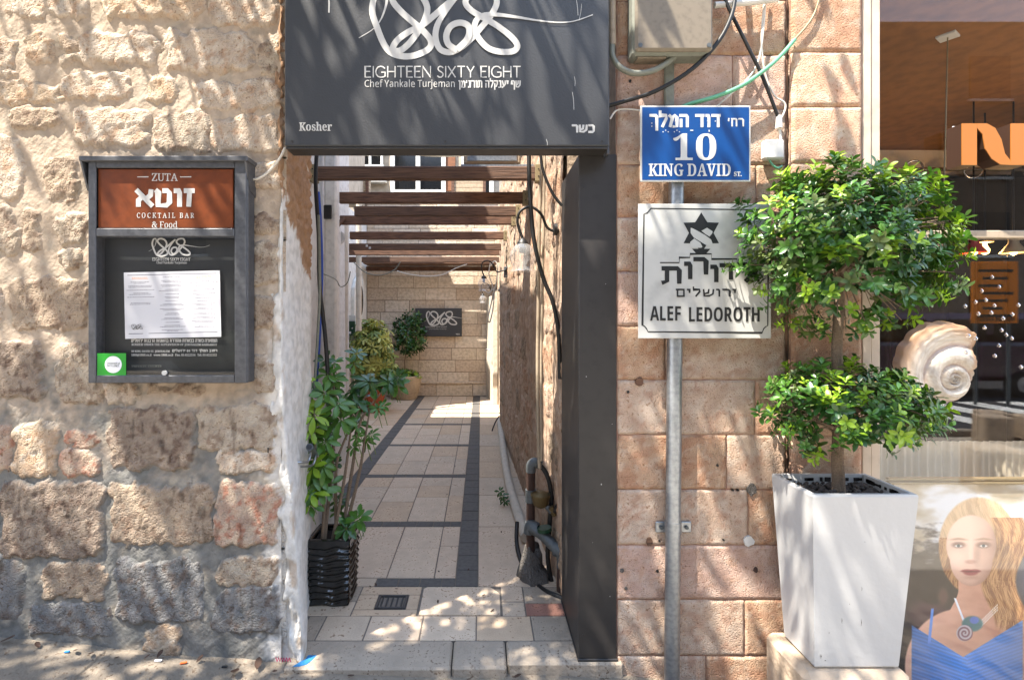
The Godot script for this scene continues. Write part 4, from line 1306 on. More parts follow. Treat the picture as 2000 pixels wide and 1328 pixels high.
# ------------------------------------------------------------------ what the shop glass mirrors: the street behind the camera
func street_behind() -> void:
	var g := -0.33
	var s := thing("warning_sign", "orange warning sign with black lettering on two grey posts across the street", "sign")
	add(s, "panel", bar(Vector3(11.15, 1.5, 9.05), Vector3(12.2, 2.9, 9.09), 0.01), M.sign_orange)
	for x in [11.3, 12.05]:
		add(s, "post", tb([Vector3(x, g - 0.05, 9.13), Vector3(x, 2.95, 9.13)], 0.04, 8), M.pipe_grey)
	for k in 7:
		add(s, "print_line", bar(Vector3(11.28 + 0.1 * (k % 2), 2.66 - k * 0.17, 9.044), Vector3(12.08 - 0.12 * (k % 3), 2.72 - k * 0.17, 9.048), 0.0), M.letter_black)
	var st := Node3D.new()
	st.rotation.y = PI
	st.position = Vector3(11.67, 0, 9.043)
	st.name = "words"
	s.add_child(st)
	lettering(st, "BARRIER AHEAD !", M.letter_black, 0, 1.60, 0.85, 0.1, 0.0, false, true)
	var v := thing("parked_van", "dark purple van parked across the street with black windows", "van")
	add(v, "body", bar(Vector3(8.6, 0.05, 10.1), Vector3(14.6, 1.05, 12.0), 0.12), M.van_purple)
	add(v, "cabin", bar(Vector3(9.3, 1.0, 10.2), Vector3(14.4, 1.75, 11.9), 0.2), M.van_purple)
	for k in 3:
		add(v, "window", bar(Vector3(9.8 + k * 1.5, 1.1, 10.18), Vector3(11.1 + k * 1.5, 1.6, 10.21), 0.02), M.van_glass)
	for x in [9.8, 13.4]:
		for zz in [10.15, 11.8]:
			var w := MB.new()
			w.tube([Vector3(x, -0.02, zz - 0.1), Vector3(x, -0.02, zz + 0.1)], 0.33, 20)
			var wh := add(v, "wheel", w, M.tyre)
			w = MB.new()
			w.tube([Vector3(x, -0.02, zz - 0.115), Vector3(x, -0.02, zz + 0.115)], 0.19, 14)
			add(wh, "rim", w, M.chrome)
	for q in [[7.95, 5.4, 0.36, "square stone bollard standing next to two others by the kerb"], [8.3, 5.75, 0.36, "square stone bollard at the back of the group by the kerb"], [8.45, 5.25, 0.38, "square stone bollard with a dark face at the front of the group"], [5.75, 3.2, 0.42, "large square stone bollard with scribbled marks on the open pavement"]]:
		one("stone_bollard", bx(Vector3(q[0], g + q[2] * 0.5 + 0.02, q[1]), Vector3(q[2], q[2] + 0.1, q[2]), 0.025, Basis(Vector3.UP, 0.3)), M.pale_stone, q[3], "bollard", "stone bollards on the pavement")
	for k in 5:
		var hg := thing("clipped_hedge", "dark clipped hedge along the far side of the street", "hedge", Vector3(-8.0 + k * 7.0, -0.24, 16.4), "hedges along the far pavement")
		var m := MB.new()
		m.box(Vector3(0, 0.7, 0), Vector3(6.2, 1.4, 1.0), 0.3)
		add(hg, "foliage", m, M.hedge)
	var hb := thing("house_opposite", "long four storey stone house on the far side of the street", "building")
	add(hb, "wall", bar(Vector3(-26, -0.3, 20.5), Vector3(34, 15.0, 28), 0.02), M.house_dark)
	for k in 36:
		var w2 := add(hb, "window", bar(Vector3(-20 + (k % 9) * 6.0, 1.0 + k / 9 * 3.5, 20.42), Vector3(-18.2 + (k % 9) * 6.0, 2.9 + k / 9 * 3.5, 20.52), 0.01), M.window_dark)
		add(w2, "frame", bar(Vector3(-20.1 + (k % 9) * 6.0, 0.85 + k / 9 * 3.5, 20.36), Vector3(-18.1 + (k % 9) * 6.0, 0.98 + k / 9 * 3.5, 20.5), 0.01), M.white_paint)

# ------------------------------------------------------------------ signs
func entrance_sign() -> void:
	var z := 0.12
	var a := P(555, 285, z)
	var c := P(1190, 285, z)
	var t := thing("restaurant_sign", "large black hanging sign with white swirling logo over the alley entrance", "sign")
	add(t, "box", bar(Vector3(a.x, a.y, 0.012), Vector3(c.x, 3.62, z), 0.005), M.black_sheet)
	add(t, "edge_trim", bar(Vector3(a.x + 0.004, a.y - 0.012, 0.02), Vector3(c.x - 0.004, a.y - 0.0015, z - 0.004), 0.002), M.black_steel)
	add(t, "side_rail", bar(Vector3(c.x + 0.002, a.y - 0.02, 0.005), Vector3(c.x + 0.014, 3.6, 0.07), 0.002), M.case_grey)
	var k := 0.2667 * (EYE.z - z) / 1000.0
	var o := P(701.0 - 140 * 0.2667, 30.0 - 345 * 0.2667, z)
	logo(t, M.letter_white, Vector2(o.x, o.y), k, z + 0.0012)
	var W := func(px, py): return P(px, py, z)
	var q: Vector3 = W.call(864.5, 141)
	thin_caps(t, "EIGHTEEN SIXTY EIGHT", M.letter_white, W.call(713, 0).x, W.call(1016, 0).x, W.call(0, 151).y, 21 * 0.00226, z + 0.0012)
	q = W.call(800, 165)
	lettering(t, "Chef Yankale Turjeman", M.letter_white, q.x, q.y, 176 * 0.00226, 19 * 0.00226, z + 0.001)
	hebrew(t, "שף יענקלה תורג'מן", M.letter_white, W.call(896, 0).x, W.call(1016, 0).x, W.call(0, 172).y, 15 * 0.00226, z + 0.001, 0.17)
	q = W.call(616, 247)
	lettering(t, "Kosher", M.letter_white, q.x, q.y, 64 * 0.00226, 17 * 0.00226, z + 0.001, true, true)
	hebrew(t, "כשר", M.letter_white, W.call(1118, 0).x, W.call(1160, 0).x, W.call(0, 260).y, 17 * 0.00226, z + 0.001, 0.24)
	for d in [[641, -10, 642, 24, 3.0], [1125, -5, 1129, 30, 1.0], [1118, 180, 1121, 214, 0.9], [1136, 8, 1131, 40, 0.8], [1067, 272, 1069, 284, 0.8], [1122, 150, 1123, 168, 0.7]]:
		var p0: Vector3 = W.call(d[0], d[1])
		var p1: Vector3 = W.call(d[2], d[3])
		var sb := MB.new()
		sb.ribbon(smooth([Vector2(p0.x, p0.y), Vector2((p0.x + p1.x) * 0.5 + 0.002, (p0.y + p1.y) * 0.5), Vector2(p1.x, p1.y)], 4), d[4] * 0.00226, z + 0.0009, z + 0.001)
		add(t, "paint_drip", sb, M.letter_white)
	for d in [570, 870, 1176]:
		var p2: Vector3 = W.call(d, 276)
		add(t, "screw", tb([p2, p2 + Vector3(0, 0, 0.003)], 0.005, 8), M.black_steel)
	# the same sign, smaller, on the end wall
	var zf := -8.13
	var kf := (EYE.z - zf) / 1000.0
	var s := thing("wall_plaque", "small black plaque with the white swirling logo on the end wall", "sign")
	add(s, "board", bar(P(811, 657, zf - 0.03), P(902, 602, zf), 0.005), M.black_sheet)
	var kk := 0.0553 * kf
	var e := P(827.5 - 140 * 0.0553, 628.5 - 500 * 0.0553 - 1.0, zf)
	logo(s, M.letter_white, Vector2(e.x, e.y), kk, zf + 0.003)
	q = P(852, 638.5, zf)
	lettering(s, "EIGHTEEN SIXTY EIGHT", M.letter_white, q.x, q.y, 42 * kf, 2.6 * kf, zf + 0.002)
	lettering(s, "Chef Yankale Turjeman", M.letter_white, q.x + 3 * kf, q.y - 4.2 * kf, 34 * kf, 2.2 * kf, zf + 0.002)
	q = P(823.5, 653, zf)
	lettering(s, "Kosher", M.letter_white, q.x, q.y, 9 * kf, 2.4 * kf, zf + 0.002, true, true)
	hebrew(s, "כשר", M.letter_white, P(890, 0, zf).x, P(897, 0, zf).x, P(0, 654, zf).y, 2.6 * kf, zf + 0.002, 0.24)

func menu_case() -> void:
	var z := 0.085
	var k := (EYE.z - z) / 1000.0
	var W := func(px, py): return P(px, py, z)
	var t := thing("menu_case", "grey metal display case with glass door hanging on the rubble wall", "display case")
	var box := func(called, x0, y0, x1, y1, za, zb, m, bev := 0.003):
		var a: Vector3 = W.call(x0, y1)
		var c: Vector3 = W.call(x1, y0)
		return add(t, called, bar(Vector3(a.x, a.y, za), Vector3(c.x, c.y, zb), bev), m)
	box.call("backing", 176, 318, 478, 746, 0.005, 0.03, M.case_grey)
	box.call("side", 173, 318, 181, 748, 0.01, z - 0.008, M.case_grey)
	box.call("side", 474, 318, 482, 748, 0.01, z - 0.008, M.case_grey)
	box.call("frame", 172, 312, 187, 748, z - 0.006, z + 0.004, M.case_grey)
	box.call("frame", 458, 312, 481, 748, z - 0.006, z + 0.004, M.case_grey)
	box.call("frame", 187.5, 312, 457.5, 328, z - 0.006, z + 0.004, M.case_grey)
	box.call("frame", 187.5, 446, 457.5, 462, z - 0.006, z + 0.004, M.case_grey)
	box.call("frame", 187.5, 733, 457.5, 748, z - 0.006, z + 0.004, M.case_grey)
	box.call("bottom", 176, 740, 478, 747, 0.01, z - 0.008, M.case_grey)
	box.call("brown_panel", 187.5, 328.5, 453, 445, z - 0.014, z - 0.008, M.brown_panel)
	box.call("black_panel", 187.5, 462.5, 457, 732.5, 0.032, 0.04, M.case_back)
	var ha := P(152, 314, 0.105)
	var hc := P(482, 304, 0.105)
	var hood := add(t, "hood", bar(Vector3(ha.x, ha.y, 0.0), Vector3(hc.x, hc.y, 0.105), 0.003), M.case_grey)
	for x in [ha.x + 0.004, hc.x - 0.014]:
		var m := MB.new()
		m.prism(PackedVector2Array([Vector2(-0.103, ha.y), Vector2(-0.002, ha.y), Vector2(-0.002, ha.y - 0.14), Vector2(-0.06, ha.y - 0.12)]), x, x + 0.008, Transform3D(Basis(Vector3(0, 0, -1), Vector3.UP, Vector3.RIGHT), Vector3.ZERO))
		add(hood, "cheek", m, M.case_grey)
	var gm := MB.new()
	var g0: Vector3 = W.call(187, 733)
	var g1: Vector3 = W.call(458, 462)
	gm.quad(Vector3(g0.x, g0.y, z - 0.002), Vector3(g0.x, g1.y, z - 0.002), Vector3(g1.x, g1.y, z - 0.002), Vector3(g1.x, g0.y, z - 0.002))
	add(t, "glass_door", gm, M.pane)
	add(t, "lock", tb([W.call(322, 728) + Vector3(0, 0, 0.002), W.call(322, 728) + Vector3(0, 0, 0.01)], 0.011, 14), M.letter_white)
	# lettering of the brown panel
	var zz := z - 0.0075
	var q: Vector3 = W.call(319, 345)
	lettering(t, "ZUTA", M.letter_white, q.x, q.y, 51 * k, 15 * k, zz, true)
	for e in [[265, 287], [349, 371]]:
		var p0: Vector3 = W.call(e[0], 345.5)
		var p1: Vector3 = W.call(e[1], 344)
		fill(t, "flourish", [Vector2(p0.x, p0.y), Vector2(p1.x, p0.y), Vector2(p1.x, p1.y + 0.001), Vector2(p0.x, p1.y)], M.letter_white, zz + 0.0008)
	hebrew(t, "זוטא", M.letter_white, W.call(265, 0).x, W.call(375, 0).x, W.call(0, 405).y, 38 * k, zz + 0.0005, 0.25)
	q = W.call(320.5, 420)
	lettering(t, "C O C K T A I L   B A R", M.letter_white, q.x, q.y, 112 * k, 10 * k, zz, true)
	q = W.call(319, 438)
	lettering(t, "& Food", M.letter_white, q.x, q.y, 50 * k, 13 * k, zz, true)
	# the black panel
	zz = 0.0415
	var z0 := zz
	var V := func(px, py): return P(px, py, z0)
	var kv := (EYE.z - z0) / 1000.0
	var lo: Vector3 = V.call(280, 455)
	logo(t, M.letter_white, Vector2(lo.x, lo.y), kv * 0.07, zz)
	q = V.call(334, 506.5)
	lettering(t, "EIGHTEEN SIXTY EIGHT", M.letter_white, q.x, q.y, 74 * kv, 6 * kv, zz)
	q = V.call(334.5, 513.5)
	lettering(t, "Chef Yankale Turjeman", M.letter_white, q.x, q.y, 59 * kv, 6 * kv, zz)
	hebrew(t, "המסעדה כשרה בכשרות מהודרת בהשגחת הרבנות ירושלים", M.letter_white, V.call(256, 0).x, V.call(423, 0).x, V.call(0, 668.5).y, 6.5 * kv, zz, 0.2)
	q = V.call(339.5, 673.5)
	lettering(t, "KOSHER UNDER THE SUPERVISION OF JERUSALEM RABBANUT", M.letter_white, q.x, q.y, 167 * kv, 6 * kv, zz, true)
	q = V.call(293, 686.5)
	lettering(t, "10 KING DAVID ST. JERUSALEM", M.letter_white, q.x, q.y, 75 * kv, 5 * kv, zz, true)
	hebrew(t, "רחוב המלך דוד 10 ירושלים", M.letter_white, V.call(336, 0).x, V.call(423, 0).x, V.call(0, 687.5).y, 5 * kv, zz, 0.2)
	q = V.call(339, 693.5)
	lettering(t, "1868@1868.co.il   www.1868.co.il   Fax. 02-6222314   Tel. 02-6222312", M.letter_white, q.x, q.y, 167 * kv, 5.5 * kv, zz, true)
	q = V.call(285, 715)
	lettering(t, "PRIVATE EVENTS", M.conduit_grey, q.x, q.y, 58 * kv, 4 * kv, zz, true)
	# sheet and sticker
	var sh := thing("menu_sheet", "white menu sheet in three printed columns pinned inside the display case", "menu")
	sh.position = P(336, 595, 0.052)
	sh.rotation.z = 0.022
	var im := Image.create(376, 256, false, Image.FORMAT_RGB8)
	im.fill(Color(0.79, 0.79, 0.81))
	im.fill_rect(Rect2i(14, 10, 348, 2), Color(0.2, 0.2, 0.25))
	im.fill_rect(Rect2i(92, 236, 270, 2), Color(0.2, 0.2, 0.25))
	im.fill_rect(Rect2i(14, 236, 56, 2), Color(0.2, 0.2, 0.25))
	for col in 3:
		var y := 20
		while y < 228:
			if col == 0 and (y > 150 or (y > 100 and rng.randf() < 0.5)):
				y += 9
				if y > 175:
					break
				continue
			var head := y < 26 and col != 1
			for ln in (2 if rng.randf() < 0.7 else 1):
				var w := rng.randi_range(40, 104) if not head else 60
				var x := 62 + col * 124 - w / 2
				while x < 62 + col * 124 + w / 2:
					var l := rng.randi_range(2, 7)
					im.fill_rect(Rect2i(x, y, l, 2), Color(0.85, 0.5, 0.2) if head else Color(0.33, 0.33, 0.38))
					x += l + 2
				y += 5
			y += rng.randi_range(5, 9)
	var pm := mat("menu_print", gr(1), 0.7)
	pm.albedo_texture = ImageTexture.create_from_image(im)
	var m2 := MB.new()
	var hw := 93.5 * kv
	var hh := 64.5 * kv
	m2.quad(Vector3(-hw, -hh, 0), Vector3(-hw, hh, 0), Vector3(hw, hh, 0), Vector3(hw, -hh, 0))
	add(sh, "print", m2, pm)
	logo(sh, M.letter_black, Vector2(-hw + 8.5 * kv, -hh + 31 * kv), kv * 0.0205, 0.0006, 0.8)
	var stk := thing("green_sticker", "green certificate sticker with a pale disc at the bottom of the display case", "sticker")
	add(stk, "label", bar(P(189, 733, z), P(245, 690, z + 0.0008), 0.0), M.sticker_green)
	var dsc := MB.new()
	var pts := PackedVector2Array()
	var ctr := P(220.5, 712, z)
	for i in 28:
		pts.append(Vector2(ctr.x, ctr.y) + Vector2(cos(TAU * i / 28), sin(TAU * i / 28)) * 16.5 * k)
	dsc.prism(pts, z + 0.0008, z + 0.0014)
	add(stk, "disc", dsc, M.paper)
	lettering(stk, "CERTIFICATE of", M.mailbox_green, ctr.x, ctr.y + 2.5 * k, 26 * k, 4 * k, z + 0.001)
	lettering(stk, "EXCELLENCE", M.mailbox_green, ctr.x, ctr.y - 2.5 * k, 24 * k, 4 * k, z + 0.001)

func frame_line(parent: Node, pts: Array, w: float, z: float, m: Material, called := "border") -> void:
	var b := MB.new()
	b.ribbon(pts, w, z, z + 0.0002)
	add(parent, called, b, m)

func wall_signs() -> void:
	# the pole
	var pole := thing("sign_pole", "galvanised steel pole clamped to the pink wall and carrying two signs", "pole")
	add(pole, "tube", tb([P(1322, 222, 0.045), P(1322, 300, 0.045), P(1318, 700, 0.046), P(1311, 1480, 0.05)], 0.0335, 20), M.galvanised)
	add(pole, "clamp", tb([P(1315, 1018, 0.047), P(1315, 1040, 0.047)], 0.037, 20), M.galvanised)
	one("flat_conduit", bar(P(1296, 230, 0.012), P(1318, 100, 0.03), 0.006), M.conduit_grey, "flat grey conduit between the electric box and the blue sign", "conduit")
	for x in [1291, 1340]:
		var c := P(x, 1029, 0.012)
		var fl := add(pole, "clamp_ear", bx(c, Vector3(0.05, 0.05, 0.008), 0.003), M.galvanised)
		add(fl, "bolt", tb([c + Vector3(0, 0, 0.003), c + Vector3(0, 0, 0.014)], 0.009, 6), M.pipe_grey)
	var z := 0.1
	var k := (EYE.z - z) / 1000.0
	var W := func(px, py): return Vector2(P(px, py, z).x, P(px, py, z).y)
	var s := thing("street_sign", "blue enamel street number sign with white border on the pole", "sign")
	s.rotation.z = 0.0
	var a := P(1251, 355, z)
	var c2 := P(1467, 206, z)
	add(s, "plate", bar(Vector3(a.x, a.y, z - 0.006), Vector3(c2.x, c2.y, z), 0.002), M.sign_white)
	add(s, "blue_field", bar(Vector3(a.x + 0.008, a.y + 0.008, z + 0.0002), Vector3(c2.x - 0.008, c2.y - 0.008, z + 0.0012), 0.0), M.sign_blue)
	var zz := z + 0.0018
	hebrew(s, "דוד המלך", M.letter_white, W.call(1270, 0).x, W.call(1406, 0).x, W.call(0, 250).y, 27 * k, zz, 0.21)
	hebrew(s, "רח'", M.letter_white, W.call(1422, 0).x, W.call(1452, 0).x, W.call(0, 248).y, 17 * k, zz, 0.18)
	var dots := MB.new()
	for d in [[1384, 254, 2, 4], [1396, 236, 2, 2], [1381, 236, 2, 2], [1348, 254, 6, 2], [1321, 254, 2, 2], [1316, 257, 2, 2], [1326, 257, 2, 2], [1318, 236, 2, 2], [1299, 254, 2, 2], [1294, 257, 2, 2], [1304, 257, 2, 2], [1272, 240, 2, 2], [1272, 246, 2, 2]]:
		var p0: Vector2 = W.call(d[0], d[1] + d[3])
		var p1: Vector2 = W.call(d[0] + d[2], d[1])
		dots.quad(Vector3(p0.x, p0.y, zz + 0.0014), Vector3(p0.x, p1.y, zz + 0.0014), Vector3(p1.x, p1.y, zz + 0.0014), Vector3(p1.x, p0.y, zz + 0.0014))
	add(s, "lettering", dots, M.letter_white)
	var q: Vector2 = W.call(1357, 287)
	lettering(s, "10", M.letter_white, q.x, q.y, 84 * k, 52 * k, zz, true, true)
	q = W.call(1347, 332)
	lettering(s, "KING DAVID", M.letter_white, q.x, q.y, 160 * k, 24 * k, zz, true, true)
	q = W.call(1441, 340)
	lettering(s, "ST.", M.letter_white, q.x, q.y, 15 * k, 9 * k, zz, true, true)
	# the white sign
	var t := thing("white_sign", "white metal sign with black star emblem and thin border on the pole", "sign")
	a = P(1247, 661, z)
	c2 = P(1507, 398, z)
	add(t, "plate", bar(Vector3(a.x, a.y, z - 0.005), Vector3(c2.x, c2.y, z), 0.002), M.sign_white)
	var bp := []
	for e in [[1272, 407], [1495, 410], [1497, 413], [1499, 417], [1502, 419], [1500, 636], [1496, 638], [1492, 642], [1489, 650], [1266, 648], [1263, 642], [1259, 637], [1255, 635], [1258, 418], [1264, 416], [1268, 412], [1272, 407]]:
		bp.append(W.call(e[0], e[1]))
	frame_line(t, bp, 2.2 * k, z + 0.0008, M.letter_black)
	var cx := 1370.0
	var cy := 455.0
	var star := []
	for i in 12:
		var r := 40.0 if i % 2 == 0 else 24.0
		star.append(W.call(cx + r * sin(TAU * i / 12), cy - r * cos(TAU * i / 12)))
	fill(t, "star", star, M.letter_black, z + 0.0012)
	fill(t, "star_foot", [W.call(1352, 486), W.call(1388, 486), W.call(1379, 496), W.call(1361, 496)], M.letter_black, z + 0.0009)
	fill(t, "emblem", [W.call(1349, 445), W.call(1355, 447), W.call(1377, 459), W.call(1389, 468), W.call(1392, 476), W.call(1390, 483), W.call(1378, 478), W.call(1355, 464), W.call(1349, 455)], M.sign_white, z + 0.0022)
	fill(t, "emblem", [W.call(1370, 451), W.call(1381, 445), W.call(1392, 452), W.call(1391, 456), W.call(1386, 462), W.call(1379, 458)], M.sign_white, z + 0.0022)
	fill(t, "emblem", [W.call(1349, 484), W.call(1348, 473), W.call(1356, 466), W.call(1368, 474), W.call(1372, 482), W.call(1370, 484)], M.sign_white, z + 0.0022)
	var st := []
	for e in [[1290, 513], [1327, 513], [1327, 503], [1348, 503], [1348, 496], [1390, 496], [1390, 506], [1440, 506], [1440, 515], [1478, 516]]:
		st.append(W.call(e[0], e[1]))
	frame_line(t, st, 2.2 * k, z + 0.0009, M.letter_black, "skyline")
	for e in [["ל", 1444, 1478, 553, 38], ["ד", 1408, 1433, 548, 34], ["ו", 1390, 1401, 553, 36], ["ר", 1357, 1380, 538, 36], ["ו", 1339, 1350, 547, 36], ["ת", 1295, 1330, 556, 36]]:
		hebrew(t, e[0], M.letter_black, W.call(e[1], 0).x, W.call(e[2], 0).x, W.call(0, e[3]).y, e[4] * k, z + 0.0012, 0.24)
	hebrew(t, "ירושלים", M.letter_black, W.call(1321, 0).x, W.call(1437, 0).x, W.call(0, 580).y, 16 * k, z + 0.0012, 0.2)
	q = W.call(1300, 612)
	lettering(t, "ALEF", M.letter_black, q.x, q.y, 60 * k, 28 * k, z + 0.0012, false, true)
	q = W.call(1415, 614)
	lettering(t, "LEDOROTH", M.letter_black, q.x, q.y, 138 * k, 28 * k, z + 0.0012, false, true)

# ------------------------------------------------------------------ cables and boxes on the facade
func run(called: String, px: Array, z, r: float, m: Material, label: String, category := "cable") -> MeshInstance3D:
	var pts := []
	for i in range(0, px.size(), 2):
		var zz: float = z[i / 2] if z is Array else z
		pts.append(P(px[i], px[i + 1], zz))
	return one(called, tb(smooth(pts, 7), r, 8), m, label, category)

func facade_cables() -> void:
	var e := thing("electric_box", "weathered beige plastic electric box on the pink wall beside the hanging sign", "electric box")
	var z := 0.13
	var a := P(1242, 98, z)
	var c := P(1394, -140, z)
	add(e, "housing", bar(Vector3(a.x - 0.004, a.y - 0.004, 0.008), Vector3(c.x + 0.004, c.y, z - 0.03), 0.012), M.conduit_grey)
	add(e, "lid", bar(Vector3(a.x, a.y, z - 0.027), Vector3(c.x, c.y, z), 0.014), M.box_plastic)
	for x in [a.x + 0.02, c.x - 0.02]:
		add(e, "screw", tb([Vector3(x, a.y + 0.022, z - 0.004), Vector3(x, a.y + 0.022, z + 0.003)], 0.010, 12), M.pipe_grey)
	add(e, "nameplate", bar(Vector3(a.x + 0.02, a.y - 0.014, 0.03), Vector3(a.x + 0.15, a.y - 0.005, 0.09), 0.002), M.box_plastic)
	run("conduit", [1196, -60, 1196, 30, 1197, 88], 0.05, 0.016, M.conduit_beige, "upright beige plastic conduit beside the black hanging sign", "conduit")
	run("flexible_conduit", [1196, 86, 1197, 110, 1212, 132, 1240, 143, 1275, 138, 1304, 122, 1325, 104], [0.05, 0.06, 0.075, 0.08, 0.08, 0.075, 0.06], 0.0135, M.conduit_grey, "thick grey flexible conduit curving under the electric box", "conduit")
	run("side_conduit", [1396, 10, 1420, 8, 1470, 4, 1520, -2], 0.05, 0.014, M.pipe_white, "short white conduit leaving the side of the electric box", "conduit")
	run("power_cable", [1180, 209, 1215, 199, 1280, 178, 1345, 140, 1395, 92, 1424, 44, 1437, -10, 1440, -120], [0.03, 0.05, 0.07, 0.085, 0.09, 0.09, 0.08, 0.05], 0.0095, M.rubber, "thick black cable sweeping up across the electric box", "cable")
	run("drop_cable", [1400, -60, 1418, 2, 1455, 78, 1490, 150, 1521, 230], [0.05, 0.06, 0.06, 0.05, 0.03], 0.0075, M.rubber, "straight black cable running down to the junction box", "cable")
	run("green_hose", [1325, 214, 1345, 204, 1400, 188, 1450, 167, 1500, 132, 1530, 104, 1553, 77], [0.05, 0.05, 0.055, 0.06, 0.06, 0.05, 0.045], 0.0095, M.hose_green, "pale green hose slanting up over the pink wall", "hose")
	run("beige_wire", [1552, 78, 1575, 52, 1592, 25, 1606, -20], 0.045, 0.005, M.bracket, "thin ochre wire continuing from the green hose", "wire")
	run("white_wire", [1400, 208, 1430, 182, 1466, 148, 1484, 110, 1492, 50, 1497, -20], 0.03, 0.0042, M.cable_white, "thin white wire crossing behind the green hose", "wire")
	run("white_lead", [1496, -20, 1488, 70, 1494, 140, 1512, 185, 1532, 200, 1534, 214, 1524, 236], 0.028, 0.004, M.cable_white, "thin white lead looping above the junction box", "wire")
	run("tail_wire", [1192, 232, 1204, 216, 1225, 213, 1252, 216], 0.03, 0.004, M.cable_white, "thin white wire running behind the blue sign", "wire")
	var j := thing("junction_box", "small white square junction box with cables entering from above", "junction box")
	a = P(1495, 310, 0.05)
	c = P(1534, 271, 0.05)
	add(j, "cover", bar(Vector3(a.x, a.y, 0.008), Vector3(c.x, c.y, 0.05), 0.008), M.pipe_white)
	add(j, "tape", tb([P(1522, 226, 0.03), P(1522, 250, 0.03)], [0.012, 0.016], 8), M.pipe_white)
	add(j, "lead", tb([P(1521, 240, 0.028), P(1526, 272, 0.028)], 0.006, 6), M.cable_white)
	add(j, "earth_wire", tb(smooth([P(1503, 311, 0.03), P(1508, 320, 0.035), P(1518, 328, 0.035), P(1528, 324, 0.03)]), 0.005, 6), M.hose_green)
	# cables at the sign over the rubble wall and the passage
	run("white_cable", [556, 289, 545, 310, 525, 334, 505, 348, 484, 351], [0.03, 0.04, 0.04, 0.035, 0.02], 0.0055, M.cable_white, "white cable drooping from the hanging sign to the display case", "cable")
	run("slack_cable", [744, 285, 780, 298, 850, 304, 905, 303, 960, 297, 1010, 287], -0.3, 0.006, M.cable_white, "slack white cable strung under the hanging sign", "cable")
	one("anchor_hook", tb(smooth([P(522, 875, 0.0), P(523, 876, 0.02), P(523, 884, 0.024)], 3), 0.003, 6), M.iron, "tiny black hook fixed in the pale stone near the whitewashed corner", "hook")

# ------------------------------------------------------------------ pergola
func beams() -> void:
	var d := [3.61, 4.34, 4.88, 5.32, 6.3, 7.28, 7.86, 8.84, 10.42]
	var left := [-1.19, -1.21, -1.21, -1.47, -1.62, -1.9, -2.05, -2.3, -2.34]
	var m := [M.wood_dark, M.wood_mid, M.wood_dark, M.wood_mid, M.wood_mid, M.wood_dark, M.wood_mid, M.wood_dark, M.wood_mid]
	var say := ["weathered timber beam, first inside the alley under the hanging sign", "brown timber beam, second in from the hanging sign", "weathered timber beam, third in from the hanging sign", "timber beam, fourth in from the hanging sign, with short brace", "brown timber beam, fifth in from the hanging sign", "timber beam, sixth in from the hanging sign, with white specks", "timber beam, seventh in from the hanging sign", "timber beam, second before the end wall", "timber beam lying along the end wall"]
	for i in 9:
		var z: float = EYE.z - d[i]
		var r: float = 0.462 - (d[i] - 2.88) * 0.0386
		if d[i] > 7.6:
			r = 0.32
		var t := thing("pergola_beam", say[i], "beam", Vector3.ZERO, "timber beams over the alley")
		var ym := 2.575 + 0.046
		add(t, "timber", bar(Vector3(left[i], 2.575, z - 0.055), Vector3(r - 0.004, 2.575 + 0.093, z), 0.006), m[i])
		if i < 5:
			for x in ([left[i], r - 0.03] if i == 0 else [r - 0.03]):
				var br := add(t, "bracket", bar(Vector3(x - 0.02, 2.56, z - 0.07), Vector3(x + 0.028, 2.68, z + 0.006), 0.003), M.bracket)
				for y in [2.595, 2.645]:
					add(br, "screw", tb([Vector3(x + 0.004, y, z + 0.004), Vector3(x + 0.004, y, z + 0.010)], 0.005, 6), M.iron)
		if i == 5:
			for q in [[716, 480, 3], [722, 484, 2]]:
				var c := P(q[0], q[1], z + 0.003)
				add(t, "paint_fleck", bx(c, Vector3(0.03, 0.03, 0.003), 0.001), M.letter_white)
	var pl := thing("roof_boards", "timber boards laid flat over the last pergola beams", "boards")
	for k in 3:
		add(pl, "board", bar(Vector3(-2.3, 2.676, -8.1 + k * 0.17), Vector3(0.3, 2.70, -7.945 + k * 0.17), 0.003), M.wood_mid)
	one("brace_timber", tb([P(655, 446, -2.9), P(672, 424, -2.95)], 0.03, 4), M.wood_mid, "short slanting wooden brace under the fourth beam", "brace")

